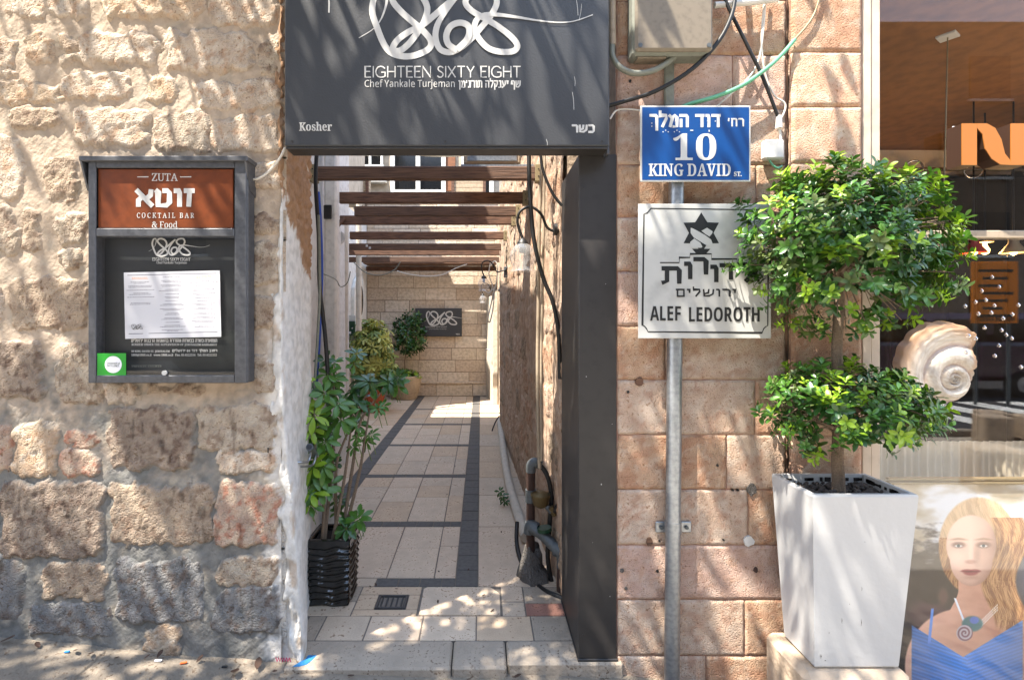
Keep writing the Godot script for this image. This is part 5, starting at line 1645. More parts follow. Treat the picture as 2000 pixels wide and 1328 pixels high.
# ------------------------------------------------------------------ lamps, pipes and small fittings in the alley
func lamp(at: Vector3, wall: Vector3, size: float, label: String) -> void:
	var t := thing("wall_lamp", label, "lamp")
	var b := MB.new()
	var segs := 28
	var prof := [[0.026, 0.0], [0.050, -0.016], [0.068, -0.045], [0.072, -0.075], [0.062, -0.105], [0.054, -0.125], [0.060, -0.142], [0.072, -0.152]]
	for q in prof:
		for k in segs:
			var a := TAU * k / segs
			var rr: float = q[0] * (1.0 + 0.035 * cos(a * 9.0) * smoothstep(0.0, -0.05, q[1]) + 0.06 * cos(a * 6.0) * smoothstep(-0.13, -0.152, q[1]))
			b.p(at + Vector3(cos(a) * rr, q[1], sin(a) * rr) * size)
	for i in prof.size() - 1:
		for k in segs:
			var a := i * segs + k
			var c := i * segs + (k + 1) % segs
			b.tri(a, c, c + segs)
			b.tri(a, c + segs, a + segs)
	add(t, "glass_shade", b, M.lamp_glass)
	var cp := MB.new()
	cp.lathe(at, [[0.034, -0.006], [0.032, 0.008], [0.018, 0.028], [0.006, 0.034]], 16)
	add(t, "cap", cp, M.iron)
	add(t, "socket", tb([at, at + Vector3(0, -0.05, 0) * size], 0.016, 10), M.iron)
	var pts := [at + Vector3(0, 0.03, 0), at + Vector3(-0.03, 0.12, 0), at + Vector3(-0.015, 0.19, 0), at + Vector3(0.05, 0.215, 0), at + Vector3(0.11, 0.17, 0.0), at + Vector3(0.14, 0.10, 0), at + Vector3(0.18, 0.075, 0), wall]
	add(t, "arm", tb(smooth(pts, 6), 0.0085, 8), M.iron)
	add(t, "wall_plate", tb([wall + Vector3(-0.02, 0, 0), wall], 0.035, 14), M.iron)

func alley_fittings() -> void:
	lamp(P(1021, 476, -0.62), Vector3(0.447, P(0, 448, -0.62).y, -0.62), 1.08, "black gooseneck wall lamp with clear tulip glass, nearer the street")
	lamp(P(945, 543, -3.9), Vector3(0.325, P(0, 525, -3.9).y, -3.9), 1.05, "black gooseneck lamp with clear tulip glass beside the white cables")
	lamp(P(943, 577, -6.5), Vector3(0.325, P(0, 566, -6.5).y, -6.5), 0.85, "small white-lit tulip glass lamp farther down the alley")
	one("grey_switch_box", bx(Vector3(0.31, 2.17, -3.95), Vector3(0.05, 0.13, 0.08), 0.006), M.case_grey, "grey metal switch box on the side wall by the tulip lamp", "switch box")
	run("wall_cable", [1033, 290, 1034, 350, 1038, 420, 1045, 480, 1062, 545, 1080, 590, 1091, 650, 1094, 740], -0.56, 0.013, M.rubber, "thick black cable snaking down the reddish side wall", "cable")
	run("upper_cable", [1055, 290, 1060, 330, 1078, 375, 1098, 402], -0.45, 0.0085, M.rubber, "black cable bending into the steel post top", "cable")
	run("ribbed_conduit", [1060, 300, 1054, 420, 1052, 560, 1050, 700, 1051, 830, 1054, 915], -0.72, 0.011, M.conduit_beige, "ribbed beige conduit running down the side wall", "conduit")
	run("second_conduit", [1064, 300, 1060, 560, 1057, 700, 1058, 900], -0.70, 0.008, M.conduit_beige, "thin beige conduit beside the ribbed one", "conduit")
	run("white_cables", [958, 520, 966, 510, 972, 522, 968, 560, 960, 590, 966, 560, 963, 600, 957, 628, 953, 622, 960, 590], [-4.2, -4.2, -4.2, -4.22, -4.25, -4.2, -4.25, -4.3, -4.3, -4.3], 0.008, M.cable_white, "bundle of white cable looped below the tulip lamp", "cable")
	run("white_loop", [958, 512, 955, 535, 962, 560, 955, 572, 944, 566], -4.25, 0.007, M.cable_white, "thin white cable feeding the tulip lamp", "cable")
	run("strung_cable", [690, 512, 715, 533, 745, 537, 770, 527, 782, 511], -4.6, 0.007, M.conduit_grey, "grey cable hanging in a loop under the beams", "cable")
	run("strung_wire", [775, 529, 800, 536, 830, 539, 862, 537, 890, 524, 912, 516], -5.2, 0.007, M.cable_white, "white cable hanging under the beams before the end wall", "cable")
	# left side pipes
	run("black_hose", [618, 300, 616, 360, 622, 460, 624, 560, 634, 650, 640, 740, 642, 860, 637, 930, 630, 960], [-0.62, -0.6, -0.6, -0.6, -0.6, -0.6, -0.62, -0.6, -0.6], 0.0125, M.rubber, "black hose hanging beside the whitewashed corner", "hose")
	run("blue_pipe", [620, 375, 624, 430, 627, 520, 625, 600, 621, 680, 616, 760], [-0.66, -0.66, -0.66, -0.66, -0.66, -0.66], 0.0125, M.pipe_blue, "bright blue plastic water pipe behind the whitewashed corner", "pipe")
	run("grey_hose", [622, 420, 624, 560, 621, 640, 616, 720, 612, 770], -0.57, 0.008, M.conduit_grey, "thin grey hose beside the blue water pipe", "hose")
	var dp := thing("white_downpipe", "square white downpipe standing beside the blue water pipe", "downpipe")
	var a := P(632, 0, -1.45)
	var c := P(656, 0, -1.45)
	add(dp, "shaft", bar(Vector3(a.x, 0.02, -1.55), Vector3(c.x, 3.6, -1.45), 0.012), M.pipe_white)
	add(dp, "black_clip", bar(P(632, 428, -1.44), P(647, 400, -1.43), 0.004), M.iron)
	add(dp, "joint", bar(Vector3(a.x - 0.006, 1.23, -1.56), Vector3(c.x + 0.006, 1.26, -1.444), 0.004), M.pipe_white)
	one("cream_pipe", tb([P(668, 440, -3.3), P(667, 620, -3.32), P(664, 900, -3.35)], 0.068, 16), M.plaster, "thick cream rendered pipe rising behind the white downpipe", "pipe")
	var vf := thing("round_vent", "round white vent cover on the cream pipe", "vent")
	var vc := P(660, 465, -3.15)
	add(vf, "rim", tb([vc, vc + Vector3(0.012, 0, 0.05)], 0.075, 24), M.pipe_white)
	add(vf, "grille", tb([vc + Vector3(0.012, 0, 0.05), vc + Vector3(0.014, 0, 0.056)], 0.058, 20), M.sign_white)
	run("wire_loop", [631, 535, 655, 546, 665, 560, 678, 552, 684, 530], -1.4, 0.0035, M.conduit_grey, "thin wire sagging across the white downpipe", "wire")
	var mb := thing("green_mailbox", "small dark green metal mailbox beside the variegated plant", "mailbox")
	var m0 := P(672, 655, -6.4)
	var m1 := P(691, 627, -6.4)
	add(mb, "body", bar(Vector3(m0.x, m0.y, -6.5), Vector3(m1.x, m1.y, -6.4), 0.006), M.mailbox_green)
	add(mb, "name_slot", bar(Vector3(m0.x + 0.02, m0.y + 0.03, -6.399), Vector3(m1.x - 0.05, m0.y + 0.065, -6.395), 0.001), M.paper)
	add(mb, "lock", tb([P(687.5, 641, -6.398), P(687.5, 641, -6.385)], 0.012, 10), M.chrome)
	add(mb, "back_plate", bar(Vector3(-2.36, m0.y - 0.1, -6.52), Vector3(m1.x, m1.y + 0.1, -6.501), 0.003), M.pipe_white)
	var ad := thing("arched_door", "white arched door surround with an oval opening on the plastered wall", "door")
	var pts := PackedVector2Array([Vector2(-7.9, 0.02), Vector2(-6.9, 0.02)])
	for i in 9:
		pts.append(Vector2(-7.4 + 0.5 * cos(PI * i / 8), 2.0 + 0.42 * sin(PI * i / 8)))
	var am := MB.new()
	am.prism(pts, -2.355, -2.30, Transform3D(Basis(Vector3(0, 0, 1), Vector3.UP, Vector3.RIGHT), Vector3.ZERO))
	add(ad, "surround", am, M.white_paint)
	var ov := PackedVector2Array()
	for i in 18:
		ov.append(Vector2(-7.4 + 0.2 * cos(TAU * i / 18), 1.95 + 0.3 * sin(TAU * i / 18)))
	am = MB.new()
	am.prism(ov, -2.31, -2.292, Transform3D(Basis(Vector3(0, 0, 1), Vector3.UP, Vector3.RIGHT), Vector3.ZERO))
	add(ad, "oval_glass", am, M.window_dark)
	add(ad, "leaf", bar(Vector3(-2.31, 0.05, -7.75), Vector3(-2.288, 1.5, -7.05), 0.006), M.window_dark)
	for q in [[-1.9, "cream"], [-2.2, "beige"]]:
		one("wall_pipe", tb([Vector3(q[0] - 0.1, 1.4, -6.0), Vector3(q[0] - 0.1, 3.5, -6.0)], 0.045, 10), M.plaster if q[1] == "cream" else M.conduit_beige, "upright %s pipe above the green mailbox" % q[1], "pipe")
	# conditioner under the first beams
	var ac := thing("air_conditioner", "grey air conditioner unit on a metal bracket above the first beam", "air conditioner")
	var k0 := P(905, 326, -1.6)
	var k1 := P(1018, 262, -1.6)
	add(ac, "casing", bar(Vector3(k0.x, k0.y + 0.03, -2.0), Vector3(k1.x, k1.y, -1.62), 0.015), M.conduit_beige)
	add(ac, "grille", bar(Vector3(k0.x + 0.03, k0.y + 0.05, -1.622), Vector3(k1.x - 0.03, k0.y + 0.13, -1.612), 0.004), M.galvanised)
	add(ac, "support", bar(Vector3(k0.x - 0.02, k0.y, -1.66), Vector3(0.44, k0.y + 0.028, -1.62), 0.003), M.galvanised)
	add(ac, "support", tb([Vector3(k1.x - 0.05, k0.y + 0.02, -1.64), Vector3(0.42, k1.y, -1.64)], 0.014, 4), M.galvanised)
	# metal bracket with pipe stub on the whitewashed corner
	var pb := thing("pipe_bracket", "bent steel bracket holding a pipe stub on the whitewashed corner", "bracket")
	add(pb, "stub", tb([P(604, 873, -0.2), P(614, 888, -0.42)], 0.018, 14), M.pipe_grey)
	add(pb, "bore", tb([P(603.7, 872.6, -0.197), P(603.8, 872.8, -0.199)], 0.013, 12), M.iron)
	add(pb, "rod", tb(smooth([P(570, 904, -0.14), P(588, 903, -0.16), P(600, 902, -0.2), P(605, 893, -0.22), P(606, 882, -0.24)], 4), 0.006, 8), M.galvanised)
	add(pb, "rod", tb(smooth([P(582, 911, -0.2), P(598, 911, -0.24), P(610, 908, -0.3), P(615, 897, -0.32), P(616, 888, -0.36)], 4), 0.006, 8), M.galvanised)

func gas_pipes() -> void:
	var z := -0.78
	var t := thing("gas_standpipe", "rusty iron standpipe with grey couplings rising from a cement lump", "pipe")
	add(t, "shaft", tb([P(1036, 1095, z), P(1037, 915, z)], 0.027, 14), M.pipe_rust)
	for q in [[1037, 968, 24], [1036, 1030, 22]]:
		add(t, "coupling", tb([P(q[0], q[1] + q[2] * 0.5, z), P(q[0], q[1] - q[2] * 0.5, z)], 0.035, 14), M.pipe_grey)
	add(t, "elbow", tb(smooth([P(1037, 922, z), P(1038, 908, z), P(1045, 903, z), P(1056, 908, z)], 4), 0.031, 12), M.pipe_grey)
	var lp := MB.new()
	var lc := Vector3(P(1040, 0, z).x, 0, z)
	lp.lathe(lc, [[0.12, -0.02], [0.105, 0.03], [0.075, 0.075], [0.062, 0.12], [0.05, 0.165], [0.034, 0.19], [0.01, 0.195]], 18)
	for i in lp.v.size():
		var d := lp.v[i] - lc
		lp.v[i] = lc + Vector3(d.x * 0.85, d.y, d.z) * (1.0 + 0.5 * na.get_noise_3dv(lp.v[i] * 9.0)) + Vector3(0.01 * nb.get_noise_1d(d.y * 30.0), 0, 0)
	add(t, "cement_lump", lp, M.lump)
	var v := thing("gas_valve", "brass gas regulator with a levered tap beside the rusty standpipe", "valve")
	var c := P(1056, 972, z + 0.05)
	var b := MB.new()
	b.lathe(c, [[0.02, -0.06], [0.046, -0.042], [0.055, 0.0], [0.06, 0.014], [0.06, 0.025], [0.026, 0.037], [0.001, 0.04]], 18)
	add(v, "regulator", b, M.brass)
	add(v, "inlet", tb([P(1040, 960, z), c + Vector3(-0.02, 0.005, 0)], 0.013, 10), M.pipe_grey)
	add(v, "outlet", tb([c + Vector3(0.02, -0.035, 0), P(1078, 1000, z + 0.08)], 0.017, 10), M.pipe_grey)
	add(v, "tap", tb([P(1076, 990, z + 0.08), P(1084, 1006, z + 0.08)], 0.02, 8), M.brass)
	add(v, "lever", tb([P(1083, 1000, z + 0.09), P(1096, 976, z + 0.12)], [0.013, 0.017], 10), M.iron)
	var g := thing("meter_pipe", "grey cross pipe with green flange and elbow ending behind the steel post", "pipe")
	add(g, "cross_pipe", tb([P(1037, 1030, z + 0.04), P(1062, 1046, z + 0.08), P(1095, 1080, z + 0.16)], 0.033, 12), M.pipe_grey)
	add(g, "knuckle", tb(smooth([P(1033, 1042, z + 0.03), P(1036, 1026, z + 0.03), P(1050, 1032, z + 0.05)], 4), 0.034, 12), M.pipe_grey)
	add(g, "flange", tb([P(1063, 1030, z + 0.09), P(1064, 1037, z + 0.09)], 0.044, 18), M.mailbox_green)
	add(g, "elbow", tb(smooth([P(1084, 1072, z + 0.14), P(1095, 1076, z + 0.16), P(1101, 1090, z + 0.17), P(1101, 1108, z + 0.17)], 4), 0.042, 14), M.pipe_grey)
	add(g, "down_pipe", tb([P(1100, 1104, z + 0.17), Vector3(P(1099, 0, z + 0.17).x, 0.0, z + 0.17)], 0.036, 14), M.pipe_rust)
	run("gas_hose", [1046, 906, 1060, 914, 1072, 938, 1077, 975, 1073, 1030, 1070, 1085, 1076, 1130, 1086, 1160], [z, z + 0.02, z + 0.03, z + 0.03, z + 0.03, z + 0.04, z + 0.05, z + 0.08], 0.015, M.rubber, "black rubber hose arching down from the standpipe elbow", "hose")
	run("floor_hose", [1010, 1020, 1009, 1055, 1014, 1085, 1026, 1115, 1044, 1138, 1068, 1156, 1092, 1166, 1112, 1180], [-1.25, -1.15, -1.03, -0.86, -0.72, -0.6, -0.54, -0.5], 0.015, M.rubber, "black hose lying on the paving at the foot of the side wall", "hose")
	var pts := []
	for q in [[975, 826], [981, 870], [987, 915], [997, 965], [1012, 1015], [1028, 1062]]:
		var f := PF(q[0], q[1])
		pts.append(f + Vector3(0, 0.045, 0))
	one("floor_pipe", tb(smooth(pts), 0.04, 12), M.plaster, "fat beige rendered pipe along the foot of the side wall", "pipe")
	run("bent_rod", [975, 812, 966, 828, 960, 850, 966, 876, 976, 886], -4.9, 0.009, M.iron, "thin black cable bowing out from the side wall", "cable")

# ------------------------------------------------------------------ plants
func leaflet(b: MB, at: Vector3, dir: Vector3, up: Vector3, l: float, w: float, droop: float, obovate := 0.6) -> void:
	var side := dir.cross(up).normalized()
	var n := side.cross(dir).normalized()
	var first := b.v.size()
	var ts := [0.0, 0.3, 0.62, 0.86, 1.0]
	for i in 5:
		var t: float = ts[i]
		var hw: float = w * 0.5 * [0.10, lerpf(0.85, 0.62, obovate), 1.0, 0.66, 0.03][i]
		var p: Vector3 = at + dir * l * t - n * droop * l * t * t
		b.p(p + side * hw + n * hw * 0.28, Vector2(0, t))
		b.p(p, Vector2(0.5, t))
		b.p(p - side * hw + n * hw * 0.28, Vector2(1, t))
	for i in 4:
		for k in 2:
			var a := first + i * 3 + k
			b.tri(a, a + 3, a + 4)
			b.tri(a, a + 4, a + 1)

func palm_leaf(n: int, l: float, w: float, droop: float) -> ArrayMesh:    # leaflets spread like a hand, facing +y
	var b := MB.new()
	for k in n:
		var a := TAU * (k + rng.randf_range(-0.15, 0.15)) / n
		var d := Vector3(cos(a), rng.randf_range(-0.15, 0.25), sin(a)).normalized()
		leaflet(b, d * l * 0.12, d, Vector3.UP, l * rng.randf_range(0.8, 1.1), w, droop)
	return b.mesh()

func sprig(n: int, l: float, w: float) -> ArrayMesh:                       # a shoot tip along +y
	var b := MB.new()
	for k in n:
		var a := k * 2.4 + rng.randf() * 0.4
		var u := float(k) / n
		var lift := lerpf(0.15, 1.1, u)
		var d := Vector3(cos(a), lift, sin(a)).normalized()
		leaflet(b, Vector3(0, u * l * 0.8, 0), d, Vector3.UP if lift < 0.9 else Vector3(-cos(a), 0.4, -sin(a)), l * rng.randf_range(0.75, 1.1) * lerpf(1.0, 0.7, u), w, 0.18, 0.3)
	return b.mesh()

func turned(to: Vector3, spin: float) -> Basis:
	var y := to.normalized()
	var x := y.cross(Vector3(0.3, 0.2, 0.93)).normalized()
	var q := Basis(x, y, x.cross(y))
	return q * Basis(Vector3.UP, spin)

# shoots through the outer shell of a crown; the ones that face the street are parts of their own, the rest is one mass
func crown(parent: Node, mid: Vector3, r: Vector3, count: int, kinds: Array, mats: Array, keep: Callable, parts: int, called := "leaf_spray") -> void:
	var places := []
	while places.size() < count:
		var d := Vector3(rng.randfn(), rng.randfn(), rng.randfn()).normalized()
		var s := pow(rng.randf(), 0.28)
		var p := mid + d * r * s * (1.0 + 0.22 * na.get_noise_3dv(d * 2.2 + mid))
		if not keep.call(p, d):
			continue
		var to := (d * Vector3(1, 0.8, 1) + Vector3(0, 0.55, 0) + Vector3(rng.randfn(), rng.randfn(), rng.randfn()) * 0.35).normalized()
		var k := rng.randi() % kinds.size()
		var mi := 0
		if mats.size() > 1 and rng.randf() < 0.42:
			mi = 1
		if mats.size() > 2 and s > 0.85 and rng.randf() < 0.3:
			mi = 2
		if mats.size() > 3 and rng.randf() < 0.14:
			mi = 3
		places.append([p.z + 0.5 * s, Transform3D(turned(to, rng.randf() * TAU).scaled(Vector3.ONE * rng.randf_range(0.62, 1.25)), p), k, mi])
	places.sort_custom(func(a, b): return a[0] > b[0])
	for i in mini(parts, count):
		var o := MeshInstance3D.new()
		o.mesh = kinds[places[i][2]]
		o.material_override = mats[places[i][3]]
		o.transform = places[i][1]
		o.name = called
		parent.add_child(o, true)
	if count > parts:
		for mi in mats.size():
			for k in kinds.size():
				var list := []
				for i in range(parts, count):
					if places[i][3] == mi and places[i][2] == k:
						list.append(places[i][1])
				if list.is_empty():
					continue
				var mm := MultiMesh.new()
				mm.transform_format = MultiMesh.TRANSFORM_3D
				mm.mesh = kinds[k]
				mm.instance_count = list.size()
				for i in list.size():
					mm.set_instance_transform(i, list[i])
				var n := MultiMeshInstance3D.new()
				n.multimesh = mm
				n.material_override = mats[mi]
				n.name = "foliage"
				n.set_meta("kind", "stuff")
				parent.add_child(n, true)

func planters() -> void:
	# white square planter on a stone block
	one("plinth_block", bar(Vector3(1.30, -0.45, 0.03), Vector3(1.735, 0.163, 0.335), 0.025), M.pale_stone, "rough pale stone block under the white planter", "block")
	var w := thing("white_planter", "tall white tapered square planter with chipped edges on a stone block", "planter")
	var b := MB.new()
	var ring := func(x0, x1, z0, z1, y): return [Vector3(x0, y, z0), Vector3(x1, y, z0), Vector3(x1, y, z1), Vector3(x0, y, z1)]
	var rings := [ring.call(1.366, 1.692, 0.10, 0.292, 0.166), ring.call(1.358, 1.700, 0.092, 0.30, 0.176), ring.call(1.319, 1.740, 0.062, 0.348, 0.88), ring.call(1.322, 1.737, 0.065, 0.345, 0.889), ring.call(1.337, 1.722, 0.08, 0.33, 0.889), ring.call(1.345, 1.714, 0.088, 0.322, 0.80)]
	for i in rings.size() - 1:
		for k in 4:
			var q = rings[i]
			var u = rings[i + 1]
			var n := (k + 1) % 4
			b.quad(q[k], q[n], u[n], u[k])
	b.quad(rings[0][0], rings[0][3], rings[0][2], rings[0][1])
	add(w, "pot", b, M.planter_white)
	for q in [[1645, 1212, 3, 11], [1683, 1216, 3, 15], [1684, 1150, 2, 9], [1620, 1236, 2, 4], [1690, 1060, 1.5, 6], [1660, 1180, 1.5, 3], [1612, 1290, 12, 3], [1604, 1282, 5, 9]]:
		var rise: float = (1310.0 - q[1]) / 350.0
		var zf := lerpf(0.3, 0.348, rise) + 0.0006
		var c0 := P(q[0], q[1], zf)
		var sm := MB.new()
		sm.ribbon(smooth([Vector2(c0.x - 0.001, c0.y + q[3] * 0.001), Vector2(c0.x + 0.001, c0.y), Vector2(c0.x, c0.y - q[3] * 0.001)], 3), [0.0004, 0.001, 0.0016, q[2] * 0.0008, 0.0014, 0.001, 0.0005], zf + 0.0012, zf - 0.0006)
		add(w, "scuff", sm, M.gravel)
	for k in 26:
		var side := k % 2 == 0
		var px2 := rng.randf_range(1.35, 1.71)
		var chip := MB.new()
		var hh := rng.randf_range(0.006, 0.022)
		chip.box(Vector3(px2, 0.868, 0.0835) if side else Vector3(1.7175, 0.868, rng.randf_range(0.1, 0.31)), Vector3(rng.randf_range(0.008, 0.03), hh, 0.004) if side else Vector3(0.004, hh, rng.randf_range(0.008, 0.03)), 0.0015)
		add(w, "peeled_patch", chip, M.soil)
	var sl := bed_top(1.345, 1.714, 0.088, 0.322, 0.845, 0.02)
	add(w, "soil", sl, M.soil)
	var pebble := MB.new()
	pebble.lathe(Vector3.ZERO, [[0.001, -0.006], [0.009, -0.003], [0.010, 0.002], [0.001, 0.006]], 6)
	var mm := MultiMesh.new()
	mm.transform_format = MultiMesh.TRANSFORM_3D
	mm.mesh = pebble.mesh()
	mm.instance_count = 220
	for i in 220:
		mm.set_instance_transform(i, Transform3D(Basis.from_euler(Vector3(rng.randf() * 3, rng.randf() * 6, rng.randf() * 3)).scaled(Vector3(1, 0.8, rng.randf_range(0.5, 1.3))), Vector3(rng.randf_range(1.36, 1.70), 0.858, rng.randf_range(0.1, 0.31))))
	var pn := MultiMeshInstance3D.new()
	pn.multimesh = mm
	pn.material_override = M.gravel
	pn.name = "pebbles"
	pn.set_meta("kind", "stuff")
	w.add_child(pn)
	# the clipped tree
	var t := thing("topiary_tree", "clipped evergreen tree in two leafy tiers growing from the white planter", "tree")
	add(t, "trunk", tb([Vector3(1.527, 0.84, 0.2), Vector3(1.520, 1.0, 0.2), Vector3(1.528, 1.2, 0.2), Vector3(1.521, 1.45, 0.195), Vector3(1.53, 1.7, 0.2), Vector3(1.545, 2.05, 0.2)], [0.026, 0.023, 0.022, 0.021, 0.019, 0.012], 10), M.bark)
	var twigs := MB.new()
	for k in 260:
		var lo := k % 3 == 0
		var c := Vector3(1.545, 1.21, 0.2) if lo else Vector3(1.56, 1.86, 0.2)
		var d := Vector3(rng.randfn(), rng.randfn() * 0.8 + 0.2, rng.randfn() * 0.7).normalized()
		var e := c + d * (Vector3(0.33, 0.15, 0.22) if lo else Vector3(0.42, 0.33, 0.24))
		e.z = maxf(e.z, 0.04)
		var s := Vector3(1.525, c.y + rng.randf_range(-0.12, 0.12), 0.2)
		twigs.tube([s, s.lerp(e, 0.5) + Vector3(0, 0.02, 0), e], [0.005, 0.003, 0.0016], 4, false)
	var tw := add(t, "twigs", twigs, M.bark)
	tw.set_meta("kind", "stuff")
	var kinds := [sprig(8, 0.046, 0.0175), sprig(7, 0.041, 0.0165), sprig(9, 0.050, 0.017)]
	var mats := [M.leaf, M.leaf_dark, M.leaf_young, M.leaf_dull]
	var ok := func(p: Vector3, d: Vector3) -> bool:
		if p.z < 0.05 or (p.z < 0.14 and p.x < 1.34):
			return false
		if d.y < -0.55 and rng.randf() < 0.7:
			return false
		return nc.get_noise_3dv(p * 5.0) > -0.13
	crown(t, Vector3(1.535, 1.865, 0.21), Vector3(0.435, 0.365, 0.30), 900, kinds, mats, ok, 200)
	crown(t, Vector3(1.535, 1.20, 0.21), Vector3(0.34, 0.185, 0.26), 390, kinds, mats, ok, 95)
	# black glazed planter by the whitewashed corner
	var bp := thing("black_planter", "black glazed square planter with wavy horizontal ribs beside the whitewashed corner", "planter", Vector3(-0.842, 0, -0.555))
	b = MB.new()
	var rows := 66
	for j in rows + 1:
		var y := 0.365 * j / rows
		for k in 4:
			for i in 13:
				var u := float(i) / 12 - 0.5
				var hw := 0.104 + 0.012 * y / 0.365
				var o := 0.008 * sin(y * 175.0 + 1.3 * sin((u + k) * 8.0 + y * 9.0) + 0.5 * sin((u + k) * 17.0 - y * 14.0))
				if y > 0.335:
					o = 0.005
				var a := hw + o
				var p := Vector3(u * 2.0 * hw, y, a)
				b.p(Basis(Vector3.UP, PI / 2 * k) * p)
	for j in rows:
		for k in 4:
			for i in 12:
				var a := (j * 4 + k) * 13 + i
				var c := a + 52
				b.tri(a, c, c + 1)
				b.tri(a, c + 1, a + 1)
	add(bp, "pot", b, M.glaze_black)
	for k in 4:
		add(bp, "rim", bx(Basis(Vector3.UP, PI / 2 * k) * Vector3(0, 0.362, 0.108), Vector3(0.236, 0.016, 0.022), 0.005, Basis(Vector3.UP, PI / 2 * k)), M.glaze_black)
	add(bp, "soil", bed_top(-0.1, 0.1, -0.1, 0.1, 0.335, 0.02), M.soil)
	# its umbrella plant
	var u := thing("umbrella_plant", "leggy green umbrella plant with hand shaped leaves growing from the black planter", "plant")
	var base := Vector3(-0.842, 0.335, -0.555)
	var clumps := [[638, 700, -0.62, 0.055, 1], [606, 770, -0.50, 0.075, 2], [618, 806, -0.45, 0.085, 2], [648, 786, -0.5, 0.08, 0], [668, 815, -0.5, 0.085, 0], [640, 832, -0.55, 0.07, 1], [700, 792, -0.62, 0.075, 1], [722, 752, -0.66, 0.085, 1], [758, 745, -0.70, 0.08, 1], [700, 735, -0.68, 0.075, 1], [680, 765, -0.66, 0.07, 1], [738, 790, -0.62, 0.05, 0], [688, 864, -0.5, 0.045, 0], [622, 900, -0.44, 0.075, 0], [610, 955, -0.40, 0.085, 2], [633, 930, -0.45, 0.075, 0], [652, 905, -0.6, 0.05, 1], [690, 1012, -0.5, 0.07, 0], [676, 1030, -0.48, 0.065, 1], [662, 985, -0.6, 0.05, 1], [716, 850, -0.6, 0.045, 0], [598, 800, -0.47, 0.06, 2], [655, 750, -0.6, 0.06, 1], [602, 745, -0.5, 0.075, 2], [630, 765, -0.5, 0.08, 0], [640, 725, -0.58, 0.07, 0], [600, 840, -0.45, 0.08, 2], [632, 860, -0.46, 0.075, 0], [606, 915, -0.42, 0.08, 2], [600, 985, -0.4, 0.07, 2], [700, 820, -0.6, 0.06, 0], [690, 700, -0.66, 0.06, 1], [780, 735, -0.7, 0.06, 1]]
	var leaves := [palm_leaf(7, 1.0, 0.40, 0.25), palm_leaf(8, 1.0, 0.38, 0.45), palm_leaf(6, 1.0, 0.42, 0.15)]
	var stems := [[[-0.04, 0.05], [652, 860, -0.56], [655, 790, -0.55], [648, 730, -0.58]], [[0.02, 0.02], [655, 930, -0.52], [668, 870, -0.54], [720, 760, -0.66]], [[-0.05, 0.06], [632, 980, -0.48], [618, 905, -0.45], [612, 800, -0.47]], [[0.04, -0.02], [690, 900, -0.55], [705, 820, -0.6], [750, 760, -0.68]], [[0.05, 0.0], [700, 930, -0.58], [712, 860, -0.6], [722, 800, -0.62]], [[0.0, 0.04], [668, 960, -0.5], [680, 880, -0.53], [690, 790, -0.62]]]
	for s in stems:
		var pts := [base + Vector3(s[0][0], -0.01, s[0][1])]
		for i in range(1, 4):
			pts.append(P(s[i][0], s[i][1], s[i][2]))
		add(u, "stem", tb(smooth(pts, 4), [0.0105, 0.0105, 0.010, 0.010, 0.009, 0.009, 0.008, 0.008, 0.007, 0.006, 0.005, 0.005, 0.004], 7), M.bark)
	for q in clumps:
		var at := P(q[0], q[1], q[2])
		for k in 2:
			var to := Vector3(rng.randfn() * 0.35, 0.75, 0.75 + rng.randfn() * 0.25)
			var o := MeshInstance3D.new()
			o.mesh = leaves[rng.randi() % 3]
			o.material_override = [M.leaf, M.leaf_dark, M.leaf_young][q[4]] if k == 0 else M.leaf
			o.name = "leaf"
			var pp := at + Vector3(rng.randfn() * 0.018, rng.randfn() * 0.018 - k * 0.03, -k * 0.03)
			o.transform = Transform3D(turned(to, rng.randf() * TAU).scaled(Vector3.ONE * q[3] * 1.12), pp)
			u.add_child(o, true)
			var near: Vector3 = pp + Vector3(0.02, -0.12, -0.03)
			add(u, "leaf_stalk", tb([near, pp + Vector3(0, -0.03, -0.01), pp], 0.0022, 5), M.leaf_pale)
	# variegated bush in terracotta
	var px := PF(729, 803)
	var tp := thing("terracotta_pot", "orange terracotta pot on a saucer under the variegated bush", "pot")
	b = MB.new()
	b.lathe(px, [[0.001, 0.02], [0.15, 0.02], [0.155, 0.03], [0.21, 0.36], [0.235, 0.365], [0.238, 0.43], [0.215, 0.432], [0.2, 0.36], [0.001, 0.36]], 28)
	add(tp, "pot", b, M.terracotta)
	b = MB.new()
	b.lathe(px, [[0.001, 0.002], [0.19, 0.002], [0.215, 0.035], [0.205, 0.038], [0.18, 0.016], [0.001, 0.016]], 28)
	add(tp, "saucer", b, M.terracotta)
	var vb := thing("variegated_bush", "tall yellow green variegated bush in the terracotta pot", "plant")
	for k in 5:
		add(vb, "stem", tb([px + Vector3(rng.randfn() * 0.04, 0.36, rng.randfn() * 0.04), px + Vector3(rng.randfn() * 0.08, 0.75, rng.randfn() * 0.06), px + Vector3(rng.randfn() * 0.16, 1.2, rng.randfn() * 0.1)], [0.016, 0.012, 0.006], 6), M.bark)
	var vk := [palm_leaf(7, 0.12, 0.042, 0.5), palm_leaf(8, 0.105, 0.036, 0.6), palm_leaf(6, 0.13, 0.042, 0.4)]
	var any := func(p: Vector3, _d: Vector3) -> bool: return p.x > -2.3 and nc.get_noise_3dv(p * 3.0) > -0.3
	crown(vb, px + Vector3(-0.02, 1.02, 0), Vector3(0.42, 0.58, 0.36), 330, vk, [M.leaf_pale, M.leaf_cream, M.leaf_cream], any, 120, "leaf")
	crown(vb, px + Vector3(0.25, 0.62, 0.05), Vector3(0.26, 0.24, 0.25), 70, vk, [M.leaf_pale, M.leaf, M.leaf_cream], any, 40, "leaf")
